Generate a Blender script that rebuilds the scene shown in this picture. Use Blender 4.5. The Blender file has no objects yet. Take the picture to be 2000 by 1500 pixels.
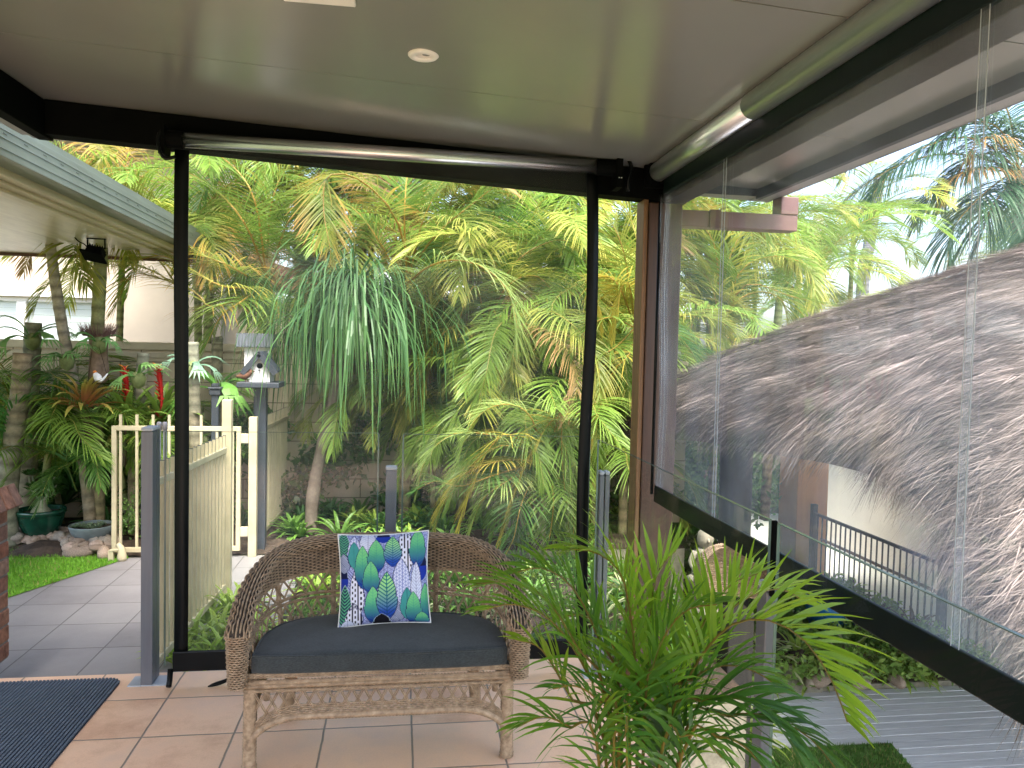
import bpy, math, random
import numpy as np
from mathutils import Vector, Matrix

# ------------------------------------------------------------------ camera, light, exposure
scene = bpy.context.scene
COL = scene.collection
CAMH = 1.6
F = 1500.0
rad = math.radians
cam_d = bpy.data.cameras.new("camera")
cam = bpy.data.objects.new("camera", cam_d)
COL.objects.link(cam)
cam_d.sensor_width = 36.0
cam_d.lens = 36.0 * F / 2000.0
cam_d.clip_start = 0.05
cam_d.clip_end = 3000
ROT = Matrix.Rotation(rad(-8.3), 3, 'Z') @ Matrix.Rotation(rad(87.5), 3, 'X') @ Matrix.Rotation(rad(1.3), 3, 'Z')
cam.matrix_world = Matrix.Translation((0, 0, CAMH)) @ ROT.to_4x4()
scene.camera = cam

world = bpy.data.worlds.new("World")
scene.world = world
world.use_nodes = True
wn = world.node_tree
bg = wn.nodes["Background"]
sky = wn.nodes.new("ShaderNodeTexSky")
sky.sky_type = 'NISHITA'
sky.sun_disc = False
SUN_EL, SUN_AZ = 62.0, 172.0          # azimuth from +Y towards +X
sky.sun_elevation = rad(SUN_EL)
sky.sun_rotation = rad(SUN_AZ)
sky.air_density = 1.0
sky.dust_density = 4.5
sky.ozone_density = 1.0
bg.inputs[1].default_value = 0.15
wn.links.new(sky.outputs[0], bg.inputs[0])

sd = bpy.data.lights.new("sun", 'SUN')
sd.energy = 1.6
sd.angle = rad(32)
sd.color = (1.0, 0.95, 0.86)
sun = bpy.data.objects.new("sun", sd)
COL.objects.link(sun)
_d = Vector((math.sin(rad(SUN_AZ)) * math.cos(rad(SUN_EL)), math.cos(rad(SUN_AZ)) * math.cos(rad(SUN_EL)), math.sin(rad(SUN_EL))))
sun.rotation_euler = _d.to_track_quat('Z', 'Y').to_euler()

scene.view_settings.view_transform = 'Standard'
scene.view_settings.look = 'None'
scene.view_settings.exposure = 2.5
scene.view_settings.gamma = 1.0
scene.render.engine = 'CYCLES'
scene.cycles.max_bounces = 8
scene.cycles.transparent_max_bounces = 16
scene.cycles.diffuse_bounces = 4
scene.cycles.glossy_bounces = 3
scene.cycles.transmission_bounces = 4
scene.cycles.caustics_reflective = False
scene.cycles.caustics_refractive = False
scene.cycles.sample_clamp_indirect = 6


def at(px, py, Y):
    """the world point seen at photo pixel (px,py) on the plane y=Y"""
    v = ROT @ Vector(((px - 1000) / F, -(py - 750) / F, -1))
    return Vector((0, 0, CAMH)) + v * (Y / v.y)


def atz(px, py, z):
    v = ROT @ Vector(((px - 1000) / F, -(py - 750) / F, -1))
    return Vector((0, 0, CAMH)) + v * ((z - CAMH) / v.z)


# ------------------------------------------------------------------ materials
def new_mat(name):
    m = bpy.data.materials.new(name)
    m.use_nodes = True
    return m, m.node_tree, m.node_tree.nodes, m.node_tree.nodes["Principled BSDF"]


def ramp(nt, fac, stops):
    r = nt.nodes.new("ShaderNodeValToRGB")
    els = r.color_ramp.elements
    while len(els) < len(stops):
        els.new(0.5)
    for e, (p, c) in zip(els, stops):
        e.position = p
        e.color = (*c, 1)
    nt.links.new(fac, r.inputs[0])
    return r.outputs[0]


def noise(nt, scale, detail=4, coord='Object', rough=0.6, stretch=None):
    tc = nt.nodes.new("ShaderNodeTexCoord")
    n = nt.nodes.new("ShaderNodeTexNoise")
    n.inputs['Scale'].default_value = scale
    n.inputs['Detail'].default_value = detail
    n.inputs['Roughness'].default_value = rough
    src = tc.outputs[coord]
    if stretch:
        mp = nt.nodes.new("ShaderNodeMapping")
        mp.inputs['Scale'].default_value = stretch
        nt.links.new(src, mp.inputs[0])
        src = mp.outputs[0]
    nt.links.new(src, n.inputs['Vector'])
    return n.outputs['Fac']


def bump(nt, b, h, strength=0.3, dist=0.01):
    bn = nt.nodes.new("ShaderNodeBump")
    bn.inputs['Strength'].default_value = strength
    bn.inputs['Distance'].default_value = dist
    nt.links.new(h, bn.inputs['Height'])
    nt.links.new(bn.outputs[0], b.inputs['Normal'])


def simple(name, c1, c2=None, scale=8, rough=0.6, metal=0.0, bmp=0.0, bscale=60, stretch=None, spec=0.5, detail=5, lo=0.35, hi=0.65):
    m, nt, N, b = new_mat(name)
    b.inputs['Roughness'].default_value = rough
    b.inputs['Metallic'].default_value = metal
    b.inputs['Specular IOR Level'].default_value = spec
    if c2 is None:
        c2 = tuple(x * 0.85 for x in c1)
    f = noise(nt, scale, detail, stretch=stretch)
    nt.links.new(ramp(nt, f, [(lo, c1), (hi, c2)]), b.inputs['Base Color'])
    if bmp:
        bump(nt, b, noise(nt, bscale, 4, stretch=stretch), bmp, 0.004)
    return m


def leafmat(name, trans=0.4, rough=0.45, jitter=0.25):
    m, nt, N, b = new_mat(name)
    a = N.new("ShaderNodeAttribute"); a.attribute_name = 'Col'
    oi = N.new("ShaderNodeObjectInfo")
    hs = N.new("ShaderNodeHueSaturation")
    mr = N.new("ShaderNodeMapRange")
    mr.inputs['To Min'].default_value = 1 - jitter
    mr.inputs['To Max'].default_value = 1 + jitter
    nt.links.new(oi.outputs['Random'], mr.inputs[0])
    nt.links.new(mr.outputs[0], hs.inputs['Value'])
    nt.links.new(a.outputs['Color'], hs.inputs['Color'])
    nt.links.new(hs.outputs[0], b.inputs['Base Color'])
    b.inputs['Roughness'].default_value = rough
    b.inputs['Specular IOR Level'].default_value = 0.35
    t = N.new("ShaderNodeBsdfTranslucent")
    nt.links.new(hs.outputs[0], t.inputs[0])
    mx = N.new("ShaderNodeMixShader")
    mx.inputs[0].default_value = trans
    nt.links.new(b.outputs[0], mx.inputs[1]); nt.links.new(t.outputs[0], mx.inputs[2])
    nt.links.new(mx.outputs[0], N["Material Output"].inputs[0])
    return m


def attrmat(name, rough=0.6, spec=0.4, bmp=0.0, bscale=80, nz=0.25, nscale=20):
    m, nt, N, b = new_mat(name)
    a = N.new("ShaderNodeAttribute"); a.attribute_name = 'Col'
    f = noise(nt, nscale, 5)
    mr = N.new("ShaderNodeMapRange")
    mr.inputs['From Min'].default_value = 0.3; mr.inputs['From Max'].default_value = 0.7
    mr.inputs['To Min'].default_value = 1 - nz; mr.inputs['To Max'].default_value = 1 + nz
    nt.links.new(f, mr.inputs[0])
    hs = N.new("ShaderNodeHueSaturation")
    nt.links.new(mr.outputs[0], hs.inputs['Value'])
    nt.links.new(a.outputs['Color'], hs.inputs['Color'])
    nt.links.new(hs.outputs[0], b.inputs['Base Color'])
    b.inputs['Roughness'].default_value = rough
    b.inputs['Specular IOR Level'].default_value = spec
    if bmp:
        bump(nt, b, noise(nt, bscale, 4), bmp, 0.004)
    return m


def clearmat(name, tint, milk, milkcol, gl_rough=0.03, wob=0.0, wscale=3.0, stretch=(1, 1, 1), refl=1.0):
    """thin clear sheet: passes light, mirrors a little, a trace of milky scatter"""
    m, nt, N, b = new_mat(name)
    N.remove(b)
    tr = N.new("ShaderNodeBsdfTransparent"); tr.inputs[0].default_value = (*tint, 1)
    gl = N.new("ShaderNodeBsdfGlossy"); gl.inputs['Roughness'].default_value = gl_rough
    fr = N.new("ShaderNodeFresnel"); fr.inputs[0].default_value = 1.45
    ml = N.new("ShaderNodeMath"); ml.operation = 'MULTIPLY'; ml.inputs[1].default_value = refl
    nt.links.new(fr.outputs[0], ml.inputs[0])
    mx = N.new("ShaderNodeMixShader")
    nt.links.new(ml.outputs[0], mx.inputs[0]); nt.links.new(tr.outputs[0], mx.inputs[1]); nt.links.new(gl.outputs[0], mx.inputs[2])
    out = mx.outputs[0]
    if wob:
        bn = N.new("ShaderNodeBump"); bn.inputs['Strength'].default_value = wob; bn.inputs['Distance'].default_value = 0.02
        nt.links.new(noise(nt, wscale, 2, stretch=stretch), bn.inputs['Height'])
        nt.links.new(bn.outputs[0], gl.inputs['Normal'])
    if milk:
        df = N.new("ShaderNodeBsdfDiffuse"); df.inputs[0].default_value = (*milkcol, 1)
        tl = N.new("ShaderNodeBsdfTranslucent"); tl.inputs[0].default_value = (*milkcol, 1)
        m1 = N.new("ShaderNodeMixShader"); m1.inputs[0].default_value = 0.6
        nt.links.new(df.outputs[0], m1.inputs[1]); nt.links.new(tl.outputs[0], m1.inputs[2])
        m2 = N.new("ShaderNodeMixShader")
        sm = N.new("ShaderNodeMapRange"); sm.inputs['From Min'].default_value = 0.36; sm.inputs['From Max'].default_value = 0.70
        sm.inputs['To Min'].default_value = milk * 0.45; sm.inputs['To Max'].default_value = milk * 2.6
        nt.links.new(noise(nt, 1.9, 4, stretch=(1.2, 1.2, .55)), sm.inputs[0]); nt.links.new(sm.outputs[0], m2.inputs[0])
        nt.links.new(out, m2.inputs[1]); nt.links.new(m1.outputs[0], m2.inputs[2])
        out = m2.outputs[0]
    nt.links.new(out, N["Material Output"].inputs[0])
    return m


M = {}
M['palm'] = leafmat('palm_leaf', 0.5, 0.42)
M['brom'] = leafmat('bromeliad_leaf', 0.3, 0.35, 0.2)
M['dark_leaf'] = leafmat('strap_leaf', 0.3, 0.42, 0.1)
M['trunk'] = attrmat('palm_trunk', 0.75, 0.2, 0.4, 90, 0.3, 25)
M['black'] = simple('black_powdercoat', (0.0015, 0.0018, 0.002), (0.0025, 0.003, 0.003), 5, 0.7, spec=0.04)
M['strap'] = simple('black_vinyl', (0.0018, 0.0025, 0.0028), (0.003, 0.004, 0.0045), 12, 0.35, spec=0.15, bmp=0.3, bscale=14)
M['bandgreen'] = simple('dark_green_vinyl', (0.002, 0.006, 0.006), (0.004, 0.009, 0.009), 6, 0.35, spec=0.15, bmp=0.25, bscale=9)
M['alu'] = simple('brushed_aluminium', (0.62, 0.63, 0.63), (0.5, 0.51, 0.51), 9, 0.27, metal=1.0, stretch=(0.15, 6, 6))
M['alu2'] = simple('satin_aluminium', (0.84, 0.87, 0.90), (0.72, 0.76, 0.79), 9, 0.3, metal=0.9, stretch=(6, .15, 6))
M['cream'] = simple('cream_powdercoat', (0.56, 0.49, 0.32), (0.44, 0.385, 0.25), 6, 0.4)
M['greypost'] = simple('grey_aluminium', (0.11, 0.12, 0.14), (0.095, 0.10, 0.12), 7, 0.38, metal=0.0, stretch=(8, 8, .5))
M['greycap'] = simple('grey_cap', (0.38, 0.41, 0.45), (0.33, 0.36, 0.40), 9, 0.4)
M['timber'] = simple('stained_timber', (0.070, 0.028, 0.017), (0.030, 0.012, 0.009), 7, 0.42, bmp=0.3, bscale=14, stretch=(14, 14, .5), lo=.3, hi=.7)
M['timberlight'] = simple('lit_and_tan_timber', (0.23, 0.115, 0.045), (0.12, 0.056, 0.022), 6, 0.5, bmp=0.3, bscale=16, stretch=(14, 14, .5))  # golden tone paints light on the post's left face; also the tan rail
M['darktimber'] = simple('dark_timber', (0.022, 0.018, 0.015), (0.010, 0.009, 0.008), 7, 0.6, bmp=0.6, bscale=20, stretch=(9, 9, .8))
M['plum'] = simple('plum_painted_timber', (0.19, 0.105, 0.095), (0.15, 0.08, 0.075), 5, 0.45)
M['gutter'] = simple('grey_green_steel', (0.17, 0.195, 0.165), (0.145, 0.165, 0.14), 3, 0.35)
M['gutterdark'] = simple('gutter_slot', (0.10, 0.115, 0.10), None, 3, 0.5)
M['fascia'] = simple('cream_fascia', (0.55, 0.49, 0.36), (0.48, 0.42, 0.31), 3, 0.4, stretch=(3, .4, 3))
M['soffit'] = simple('cream_soffit', (0.50, 0.45, 0.31), (0.40, 0.35, 0.24), 5, 0.35, stretch=(4, 0.7, 4))
M['white'] = simple('white_paint', (0.78, 0.78, 0.76), (0.70, 0.70, 0.68), 6, 0.4)
M['terracotta'] = simple('orange_render', (0.80, 0.40, 0.17), (0.72, 0.34, 0.14), 3, 0.8, bmp=0.3)
M['render'] = simple('cream_render', (0.56, 0.49, 0.40), (0.49, 0.43, 0.35), 1.6, 0.85, bmp=0.3, bscale=90)
M['paleredner'] = simple('pale_render', (0.84, 0.82, 0.76), (0.78, 0.76, 0.70), 2, 0.85, bmp=0.3, bscale=90)
M['browndark'] = simple('brown_fascia', (0.14, 0.065, 0.045), (0.10, 0.045, 0.03), 3, 0.6)
M['soil'] = simple('garden_mulch', (0.075, 0.05, 0.033), (0.028, 0.019, 0.013), 22, 0.95, bmp=1.0, bscale=45)
M['earth'] = simple('far_ground', (0.13, 0.15, 0.06), (0.08, 0.09, 0.04), 0.7, 0.95)
M['potgreen'] = simple('green_glaze', (0.012, 0.085, 0.05), (0.006, 0.04, 0.026), 7, 0.12, spec=0.7)
M['potgrey'] = simple('blue_grey_ceramic', (0.22, 0.27, 0.28), (0.17, 0.21, 0.22), 14, 0.4)
M['stone'] = attrmat('river_stone', 0.8, 0.3, 0.5, 40, 0.35, 14)
M['fabric'] = None
M['lilac'] = simple('pale_gutter', (0.34, 0.34, 0.37), (0.30, 0.30, 0.33), 3, 0.4)
M['greymetal'] = simple('corrugated_grey', (0.16, 0.18, 0.20), (0.12, 0.135, 0.15), 9, 0.4, metal=0.4)
M['slate'] = simple('dark_slate_paint', (0.035, 0.045, 0.06), (0.028, 0.035, 0.045), 9, 0.5)
M['statue'] = simple('weathered_stone', (0.32, 0.29, 0.22), (0.16, 0.15, 0.11), 14, 0.85, bmp=0.6, bscale=30)
M['blue'] = simple('blue_plastic', (0.02, 0.22, 0.60), (0.015, 0.17, 0.5), 9, 0.4)
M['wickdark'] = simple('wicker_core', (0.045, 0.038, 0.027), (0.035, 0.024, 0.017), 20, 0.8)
M['pvc_front'] = clearmat('clear_pvc', (0.96, 0.975, 0.975), 0.022, (0.8, 0.85, 0.88), 0.03, 0.35, 2.2, (1, 1, .5), 0.30)
M['pvc_side'] = clearmat('clear_pvc_hazy', (0.95, 0.965, 0.975), 0.062, (0.78, 0.87, 1.0), 0.04, 0.5, 2.6, (1, 1, .3), 0.11)
M['weld'] = clearmat('welded_pvc_seam', (0.96, 0.975, 0.98), 0.03, (0.8, 0.85, 0.9), 0.08, 0, 1, (1, 1, 1), 0.15)
M['glass'] = clearmat('fence_glass', (0.93, 0.965, 0.945), 0.0, (1, 1, 1), 0.0, 0, 1, (1, 1, 1), 0.35)
M['bead'] = simple('weld_bead', (0.42, 0.46, 0.50), (0.36, 0.40, 0.44), 3, 0.2)
M['glassedge'] = simple('glass_edge', (0.10, 0.15, 0.13), (0.08, 0.12, 0.10), 3, 0.15)


def tile_mat(name, sx, sy, ox, oy, grout, cols, gcol, rough, blotch=5.0, gh=0.6):
    m, nt, N, b = new_mat(name)
    g = N.new("ShaderNodeNewGeometry")
    sep = N.new("ShaderNodeSeparateXYZ"); nt.links.new(g.outputs['Position'], sep.inputs[0])
    def mth(op, a, bb=None, c=None):
        n = N.new("ShaderNodeMath"); n.operation = op
        for i, v in enumerate((a, bb, c)):
            if v is None: continue
            if isinstance(v, (int, float)): n.inputs[i].default_value = v
            else: nt.links.new(v, n.inputs[i])
        return n.outputs[0]
    wob = noise(nt, 9, 3)
    wb = mth('MULTIPLY', mth('SUBTRACT', wob, 0.5), 0.006)
    def axis(o, s, off):
        u = mth('DIVIDE', mth('SUBTRACT', mth('ADD', o, wb), off), s)
        fr = mth('FRACT', u)
        d = mth('MULTIPLY', mth('MINIMUM', fr, mth('SUBTRACT', 1.0, fr)), s)
        return mth('FLOOR', u), d
    ix, dx = axis(sep.outputs[0], sx, ox)
    iy, dy = axis(sep.outputs[1], sy, oy)
    d = mth('MINIMUM', dx, dy)
    mr = N.new("ShaderNodeMapRange"); mr.interpolation_type = 'SMOOTHSTEP'
    mr.inputs['From Min'].default_value = grout * 0.35; mr.inputs['From Max'].default_value = grout
    nt.links.new(d, mr.inputs[0])
    cmb = N.new("ShaderNodeCombineXYZ"); nt.links.new(ix, cmb.inputs[0]); nt.links.new(iy, cmb.inputs[1])
    wn_ = N.new("ShaderNodeTexWhiteNoise"); nt.links.new(cmb.outputs[0], wn_.inputs['Vector'])
    f1 = noise(nt, blotch, 6, rough=0.65)
    fac = mth('ADD', mth('MULTIPLY', f1, 0.8), mth('MULTIPLY', wn_.outputs['Value'], 0.22))
    col = ramp(nt, fac, [(0.28, cols[0]), (0.5, cols[1]), (0.75, cols[2])])
    mx = N.new("ShaderNodeMix"); mx.data_type = 'RGBA'
    nt.links.new(mr.outputs[0], mx.inputs[0])
    mx.inputs[6].default_value = (*gcol, 1)
    nt.links.new(col, mx.inputs[7])
    fine = noise(nt, 160, 3)
    hs = N.new("ShaderNodeHueSaturation")
    mr2 = N.new("ShaderNodeMapRange"); mr2.inputs['To Min'].default_value = 0.86; mr2.inputs['To Max'].default_value = 1.14
    nt.links.new(fine, mr2.inputs[0]); nt.links.new(mr2.outputs[0], hs.inputs['Value']); nt.links.new(mx.outputs[2], hs.inputs['Color'])
    nt.links.new(hs.outputs[0], b.inputs['Base Color'])
    h = mth('ADD', mr.outputs[0], mth('MULTIPLY', noise(nt, 30, 4), 0.12))
    bump(nt, b, h, gh, 0.004)
    b.inputs['Roughness'].default_value = rough
    return m


M['tile'] = tile_mat('terracotta_tile', 0.362, 0.352, -0.29 - 0.362 * 10, 3.225 - 0.352 * 10, 0.0058,
                     [(0.58, 0.33, 0.205), (0.78, 0.505, 0.335), (0.68, 0.465, 0.34)], (0.23, 0.185, 0.15), 0.42)
M['paver'] = tile_mat('grey_paver', 0.40, 0.40, -1.67 - 4.0, 4.26 - 4.0, 0.0045,
                      [(0.17, 0.16, 0.165), (0.215, 0.205, 0.21), (0.25, 0.24, 0.24)], (0.075, 0.07, 0.07), 0.6, 3.0)


def ceil_mat():
    m, nt, N, b = new_mat('glossy_ceiling_panel')
    f = noise(nt, 1.2, 3)
    nt.links.new(ramp(nt, f, [(0.3, (0.182, 0.190, 0.186)), (0.7, (0.20, 0.209, 0.204))]), b.inputs['Base Color'])
    b.inputs['Roughness'].default_value = 0.2
    b.inputs['Specular IOR Level'].default_value = 1.0
    bump(nt, b, noise(nt, 0.9, 2), 0.05, 0.05)
    return m
M['ceiling'] = ceil_mat()


def wick_mat():
    m, nt, N, b = new_mat('resin_wicker')
    f = noise(nt, 45, 4)
    oi = noise(nt, 5, 2)
    nt.links.new(ramp(nt, f, [(0.3, (0.19, 0.13, 0.082)), (0.55, (0.33, 0.235, 0.15)), (0.75, (0.46, 0.345, 0.235))]), b.inputs['Base Color'])
    b.inputs['Roughness'].default_value = 0.5
    b.inputs['Specular IOR Level'].default_value = 0.35
    return m
M['wicker'] = wick_mat()


def fab_mat(name, c1, c2, s=420):
    m, nt, N, b = new_mat(name)
    f1 = noise(nt, s, 2, stretch=(0.25, 1, 1))
    f2 = noise(nt, 14, 4)
    md = N.new("ShaderNodeMath"); md.operation = 'MULTIPLY_ADD'; md.inputs[1].default_value = 0.3
    nt.links.new(f2, md.inputs[0]); 
    ms = N.new("ShaderNodeMath"); ms.operation = 'MULTIPLY'; ms.inputs[1].default_value = 0.7
    nt.links.new(f1, ms.inputs[0]); nt.links.new(ms.outputs[0], md.inputs[2])
    nt.links.new(ramp(nt, md.outputs[0], [(0.35, c1), (0.65, c2)]), b.inputs['Base Color'])
    b.inputs['Roughness'].default_value = 0.92
    b.inputs['Specular IOR Level'].default_value = 0.2
    b.inputs['Sheen Weight'].default_value = 0.15
    bump(nt, b, f1, 0.35, 0.002)
    return m
M['cushion'] = fab_mat('charcoal_fabric', (0.020, 0.025, 0.027), (0.052, 0.060, 0.063))
M['mat'] = fab_mat('navy_carpet', (0.022, 0.036, 0.058), (0.060, 0.085, 0.12), 300)
M['matgroove'] = simple('navy_rubber', (0.006, 0.011, 0.026), None, 9, 0.7)
M['thatchbase'] = simple('thatch_mass', (0.13, 0.105, 0.092), (0.07, 0.055, 0.047), 16, 0.95, bmp=1.0, bscale=60, stretch=(1, 1, 3))
M['thatch'] = attrmat('thatch_straw', 0.8, 0.2, 0, nz=0.3, nscale=2.2)
M['pillow'] = attrmat('printed_cushion', 0.85, 0.2, 0.25, 500, 0.06, 60)
M['grass'] = attrmat('artificial_grass', 0.6, 0.3, 0, nz=0.2, nscale=20)


def brick_mat():
    m = attrmat('clay_brick', 0.85, 0.25, 0.9, 60, 0.4, 30)
    return m
M['brick'] = brick_mat()
M['mortar'] = simple('mortar', (0.20, 0.18, 0.16), (0.14, 0.125, 0.11), 30, 0.95, bmp=0.6)


def block_wall_mat():
    m, nt, N, b = new_mat('cream_block_wall')
    tc = N.new("ShaderNodeTexCoord")
    mp = N.new("ShaderNodeMapping"); mp.inputs['Rotation'].default_value = (rad(90), 0, 0)
    nt.links.new(tc.outputs['Object'], mp.inputs[0])
    br = N.new("ShaderNodeTexBrick")
    br.inputs['Color1'].default_value = (0.60, 0.51, 0.37, 1); br.inputs['Color2'].default_value = (0.54, 0.455, 0.33, 1)
    br.inputs['Mortar'].default_value = (0.22, 0.18, 0.13, 1)
    br.inputs['Scale'].default_value = 1.0
    br.inputs['Mortar Size'].default_value = 0.006
    br.inputs['Brick Width'].default_value = 0.4; br.inputs['Row Height'].default_value = 0.2
    nt.links.new(mp.outputs[0], br.inputs[0])
    hs = N.new("ShaderNodeHueSaturation")
    mr = N.new("ShaderNodeMapRange"); mr.inputs['To Min'].default_value = 0.7; mr.inputs['To Max'].default_value = 1.25
    nt.links.new(noise(nt, 2.5, 6), mr.inputs[0]); nt.links.new(mr.outputs[0], hs.inputs['Value'])
    nt.links.new(br.outputs[0], hs.inputs['Color']); nt.links.new(hs.outputs[0], b.inputs['Base Color'])
    b.inputs['Roughness'].default_value = 0.9
    bump(nt, b, br.outputs['Fac'], -0.5, 0.01)
    return m
M['block'] = block_wall_mat()


def deck_mat():
    m, nt, N, b = new_mat('silvered_decking')
    f = noise(nt, 3, 6, stretch=(1.2, 22, 1))
    nt.links.new(ramp(nt, f, [(0.25, (0.56, 0.57, 0.60)), (0.5, (0.72, 0.73, 0.76)), (0.8, (0.82, 0.83, 0.86))]), b.inputs['Base Color'])
    b.inputs['Roughness'].default_value = 0.6
    return m
M['deck'] = deck_mat()


# ------------------------------------------------------------------ mesh helpers
class MB:
    def __init__(s):
        s.v = []; s.f = []; s.c = None; s.mi = []; s.cur = 0
    def add(s, vs, fs, col=None, mi=None):
        o = len(s.v)
        s.v.extend([tuple(p) for p in vs])
        s.f.extend([tuple(i + o for i in f) for f in fs])
        s.mi.extend([s.cur if mi is None else mi] * len(fs))
        if col is not None:
            if s.c is None: s.c = [(1, 1, 1)] * o
            if isinstance(col, list): s.c.extend(col)
            else: s.c.extend([col] * len(vs))
        elif s.c is not None:
            s.c.extend([(1, 1, 1)] * len(vs))
    def box(s, x0, x1, y0, y1, z0, z1, col=None, mi=None, M4=None):
        vs = [(x0, y0, z0), (x1, y0, z0), (x1, y1, z0), (x0, y1, z0), (x0, y0, z1), (x1, y0, z1), (x1, y1, z1), (x0, y1, z1)]
        if M4 is not None: vs = [tuple(M4 @ Vector(p)) for p in vs]
        s.add(vs, [(0, 3, 2, 1), (4, 5, 6, 7), (0, 1, 5, 4), (1, 2, 6, 5), (2, 3, 7, 6), (3, 0, 4, 7)], col, mi)
    def bar(s, a, b, w, h, up=(0, 0, 1), col=None):
        a = Vector(a); b = Vector(b); d = (b - a); L = d.length; d.normalize()
        u = Vector(up); sd_ = d.cross(u)
        if sd_.length < 1e-5: sd_ = d.cross(Vector((0, 1, 0)))
        sd_.normalize(); u = sd_.cross(d)
        R = Matrix((sd_, d, u)).transposed().to_4x4(); R.translation = a
        s.box(-w / 2, w / 2, 0, L, -h / 2, h / 2, col, None, R)
    def tube(s, pts, r, n=8, col=None, cap=True, ru=None):
        pts = [Vector(p) for p in pts]
        m = len(pts)
        rs = r if hasattr(r, '__len__') else [r] * m
        T0 = (pts[1] - pts[0]).normalized()
        ref = Vector((0, 0, 1)) if abs(T0.z) < 0.9 else Vector((1, 0, 0))
        u = T0.cross(ref).normalized()
        vs = []; fs = []; cs = []
        for i, p in enumerate(pts):
            a = pts[max(0, i - 1)]; b = pts[min(m - 1, i + 1)]
            T = (b - a)
            if T.length < 1e-9: T = T0
            T = T.normalized()
            u = (u - T * u.dot(T))
            if u.length < 1e-6: u = T.orthogonal()
            u.normalize()
            w = T.cross(u)
            for k in range(n):
                th = 2 * math.pi * k / n
                vs.append(p + (u * math.cos(th) + w * math.sin(th)) * rs[i])
            if isinstance(col, list): cs.extend([col[i]] * n)
        for i in range(m - 1):
            for k in range(n):
                k2 = (k + 1) % n
                fs.append((i * n + k, i * n + k2, (i + 1) * n + k2, (i + 1) * n + k))
        if cap:
            fs.append(tuple(range(n - 1, -1, -1))); fs.append(tuple((m - 1) * n + k for k in range(n)))
        s.add(vs, fs, cs if isinstance(col, list) else col)
    def lathe(s, prof, n=24, c=(0, 0, 0), col=None):
        vs = []; fs = []
        for (r, z) in prof:
            for k in range(n):
                th = 2 * math.pi * k / n
                vs.append((c[0] + r * math.cos(th), c[1] + r * math.sin(th), c[2] + z))
        for i in range(len(prof) - 1):
            for k in range(n):
                k2 = (k + 1) % n
                fs.append((i * n + k, i * n + k2, (i + 1) * n + k2, (i + 1) * n + k))
        s.add(vs, fs, col)
    def build(s, name, mat, parent=None, smooth=False, loc=None, bevel=0):
        me = bpy.data.meshes.new(name)
        me.from_pydata(s.v, [], s.f)
        mats = mat if isinstance(mat, (list, tuple)) else [mat]
        for m in mats: me.materials.append(m)
        if len(mats) > 1: me.polygons.foreach_set('material_index', s.mi)
        if s.c is not None:
            ca = me.color_attributes.new('Col', 'FLOAT_COLOR', 'POINT')
            arr = np.ones((len(s.v), 4), dtype=np.float32); arr[:, :3] = np.array(s.c, dtype=np.float32)
            ca.data.foreach_set('color', arr.ravel())
        if smooth: me.polygons.foreach_set('use_smooth', [True] * len(me.polygons))
        me.update()
        o = bpy.data.objects.new(name, me)
        COL.objects.link(o)
        if parent is not None:
            o.parent = parent
            if loc is None: o.location = -parent.location if parent.rotation_euler.z == 0 else o.location
        if loc is not None: o.location = loc
        if bevel:
            bv = o.modifiers.new('bevel', 'BEVEL'); bv.width = bevel; bv.segments = 2; bv.limit_method = 'ANGLE'
        return o


def tag(o, label=None, cat=None, group=None, kind=None):
    if label: o['label'] = label
    if cat: o['category'] = cat
    if group: o['group'] = group
    if kind: o['kind'] = kind
    return o


def thing(name, label, cat, loc=(0, 0, 0), group=None, rz=0.0):
    o = bpy.data.objects.new(name, None)
    COL.objects.link(o)
    o.location = loc; o.rotation_euler = (0, 0, rz)
    o.empty_display_size = 0.1
    return tag(o, label, cat, group)


def lerp(a, b, t):
    return tuple(x + (y - x) * t for x, y in zip(a, b))


def crom(pts, n):
    """Catmull-Rom resample"""
    P = [Vector(p) for p in pts]
    P = [P[0] * 2 - P[1]] + P + [P[-1] * 2 - P[-2]]
    out = []
    seg = len(P) - 3
    for i in range(n):
        t = i / (n - 1) * seg
        k = min(int(t), seg - 1); f = t - k
        a, b, c, d = P[k:k + 4]
        out.append(0.5 * ((2 * b) + (c - a) * f + (2 * a - 5 * b + 4 * c - d) * f * f + (3 * b - a - 3 * c + d) * f ** 3))
    return out


GRN = (0.12, 0.225, 0.03); LIME = (0.27, 0.40, 0.065); YEL = (0.54, 0.47, 0.10); ORG = (0.62, 0.27, 0.06)
DGR = (0.045, 0.13, 0.025); OLV = (0.17, 0.22, 0.04); BLG = (0.03, 0.10, 0.06); PALE = (0.34, 0.40, 0.11)


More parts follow.
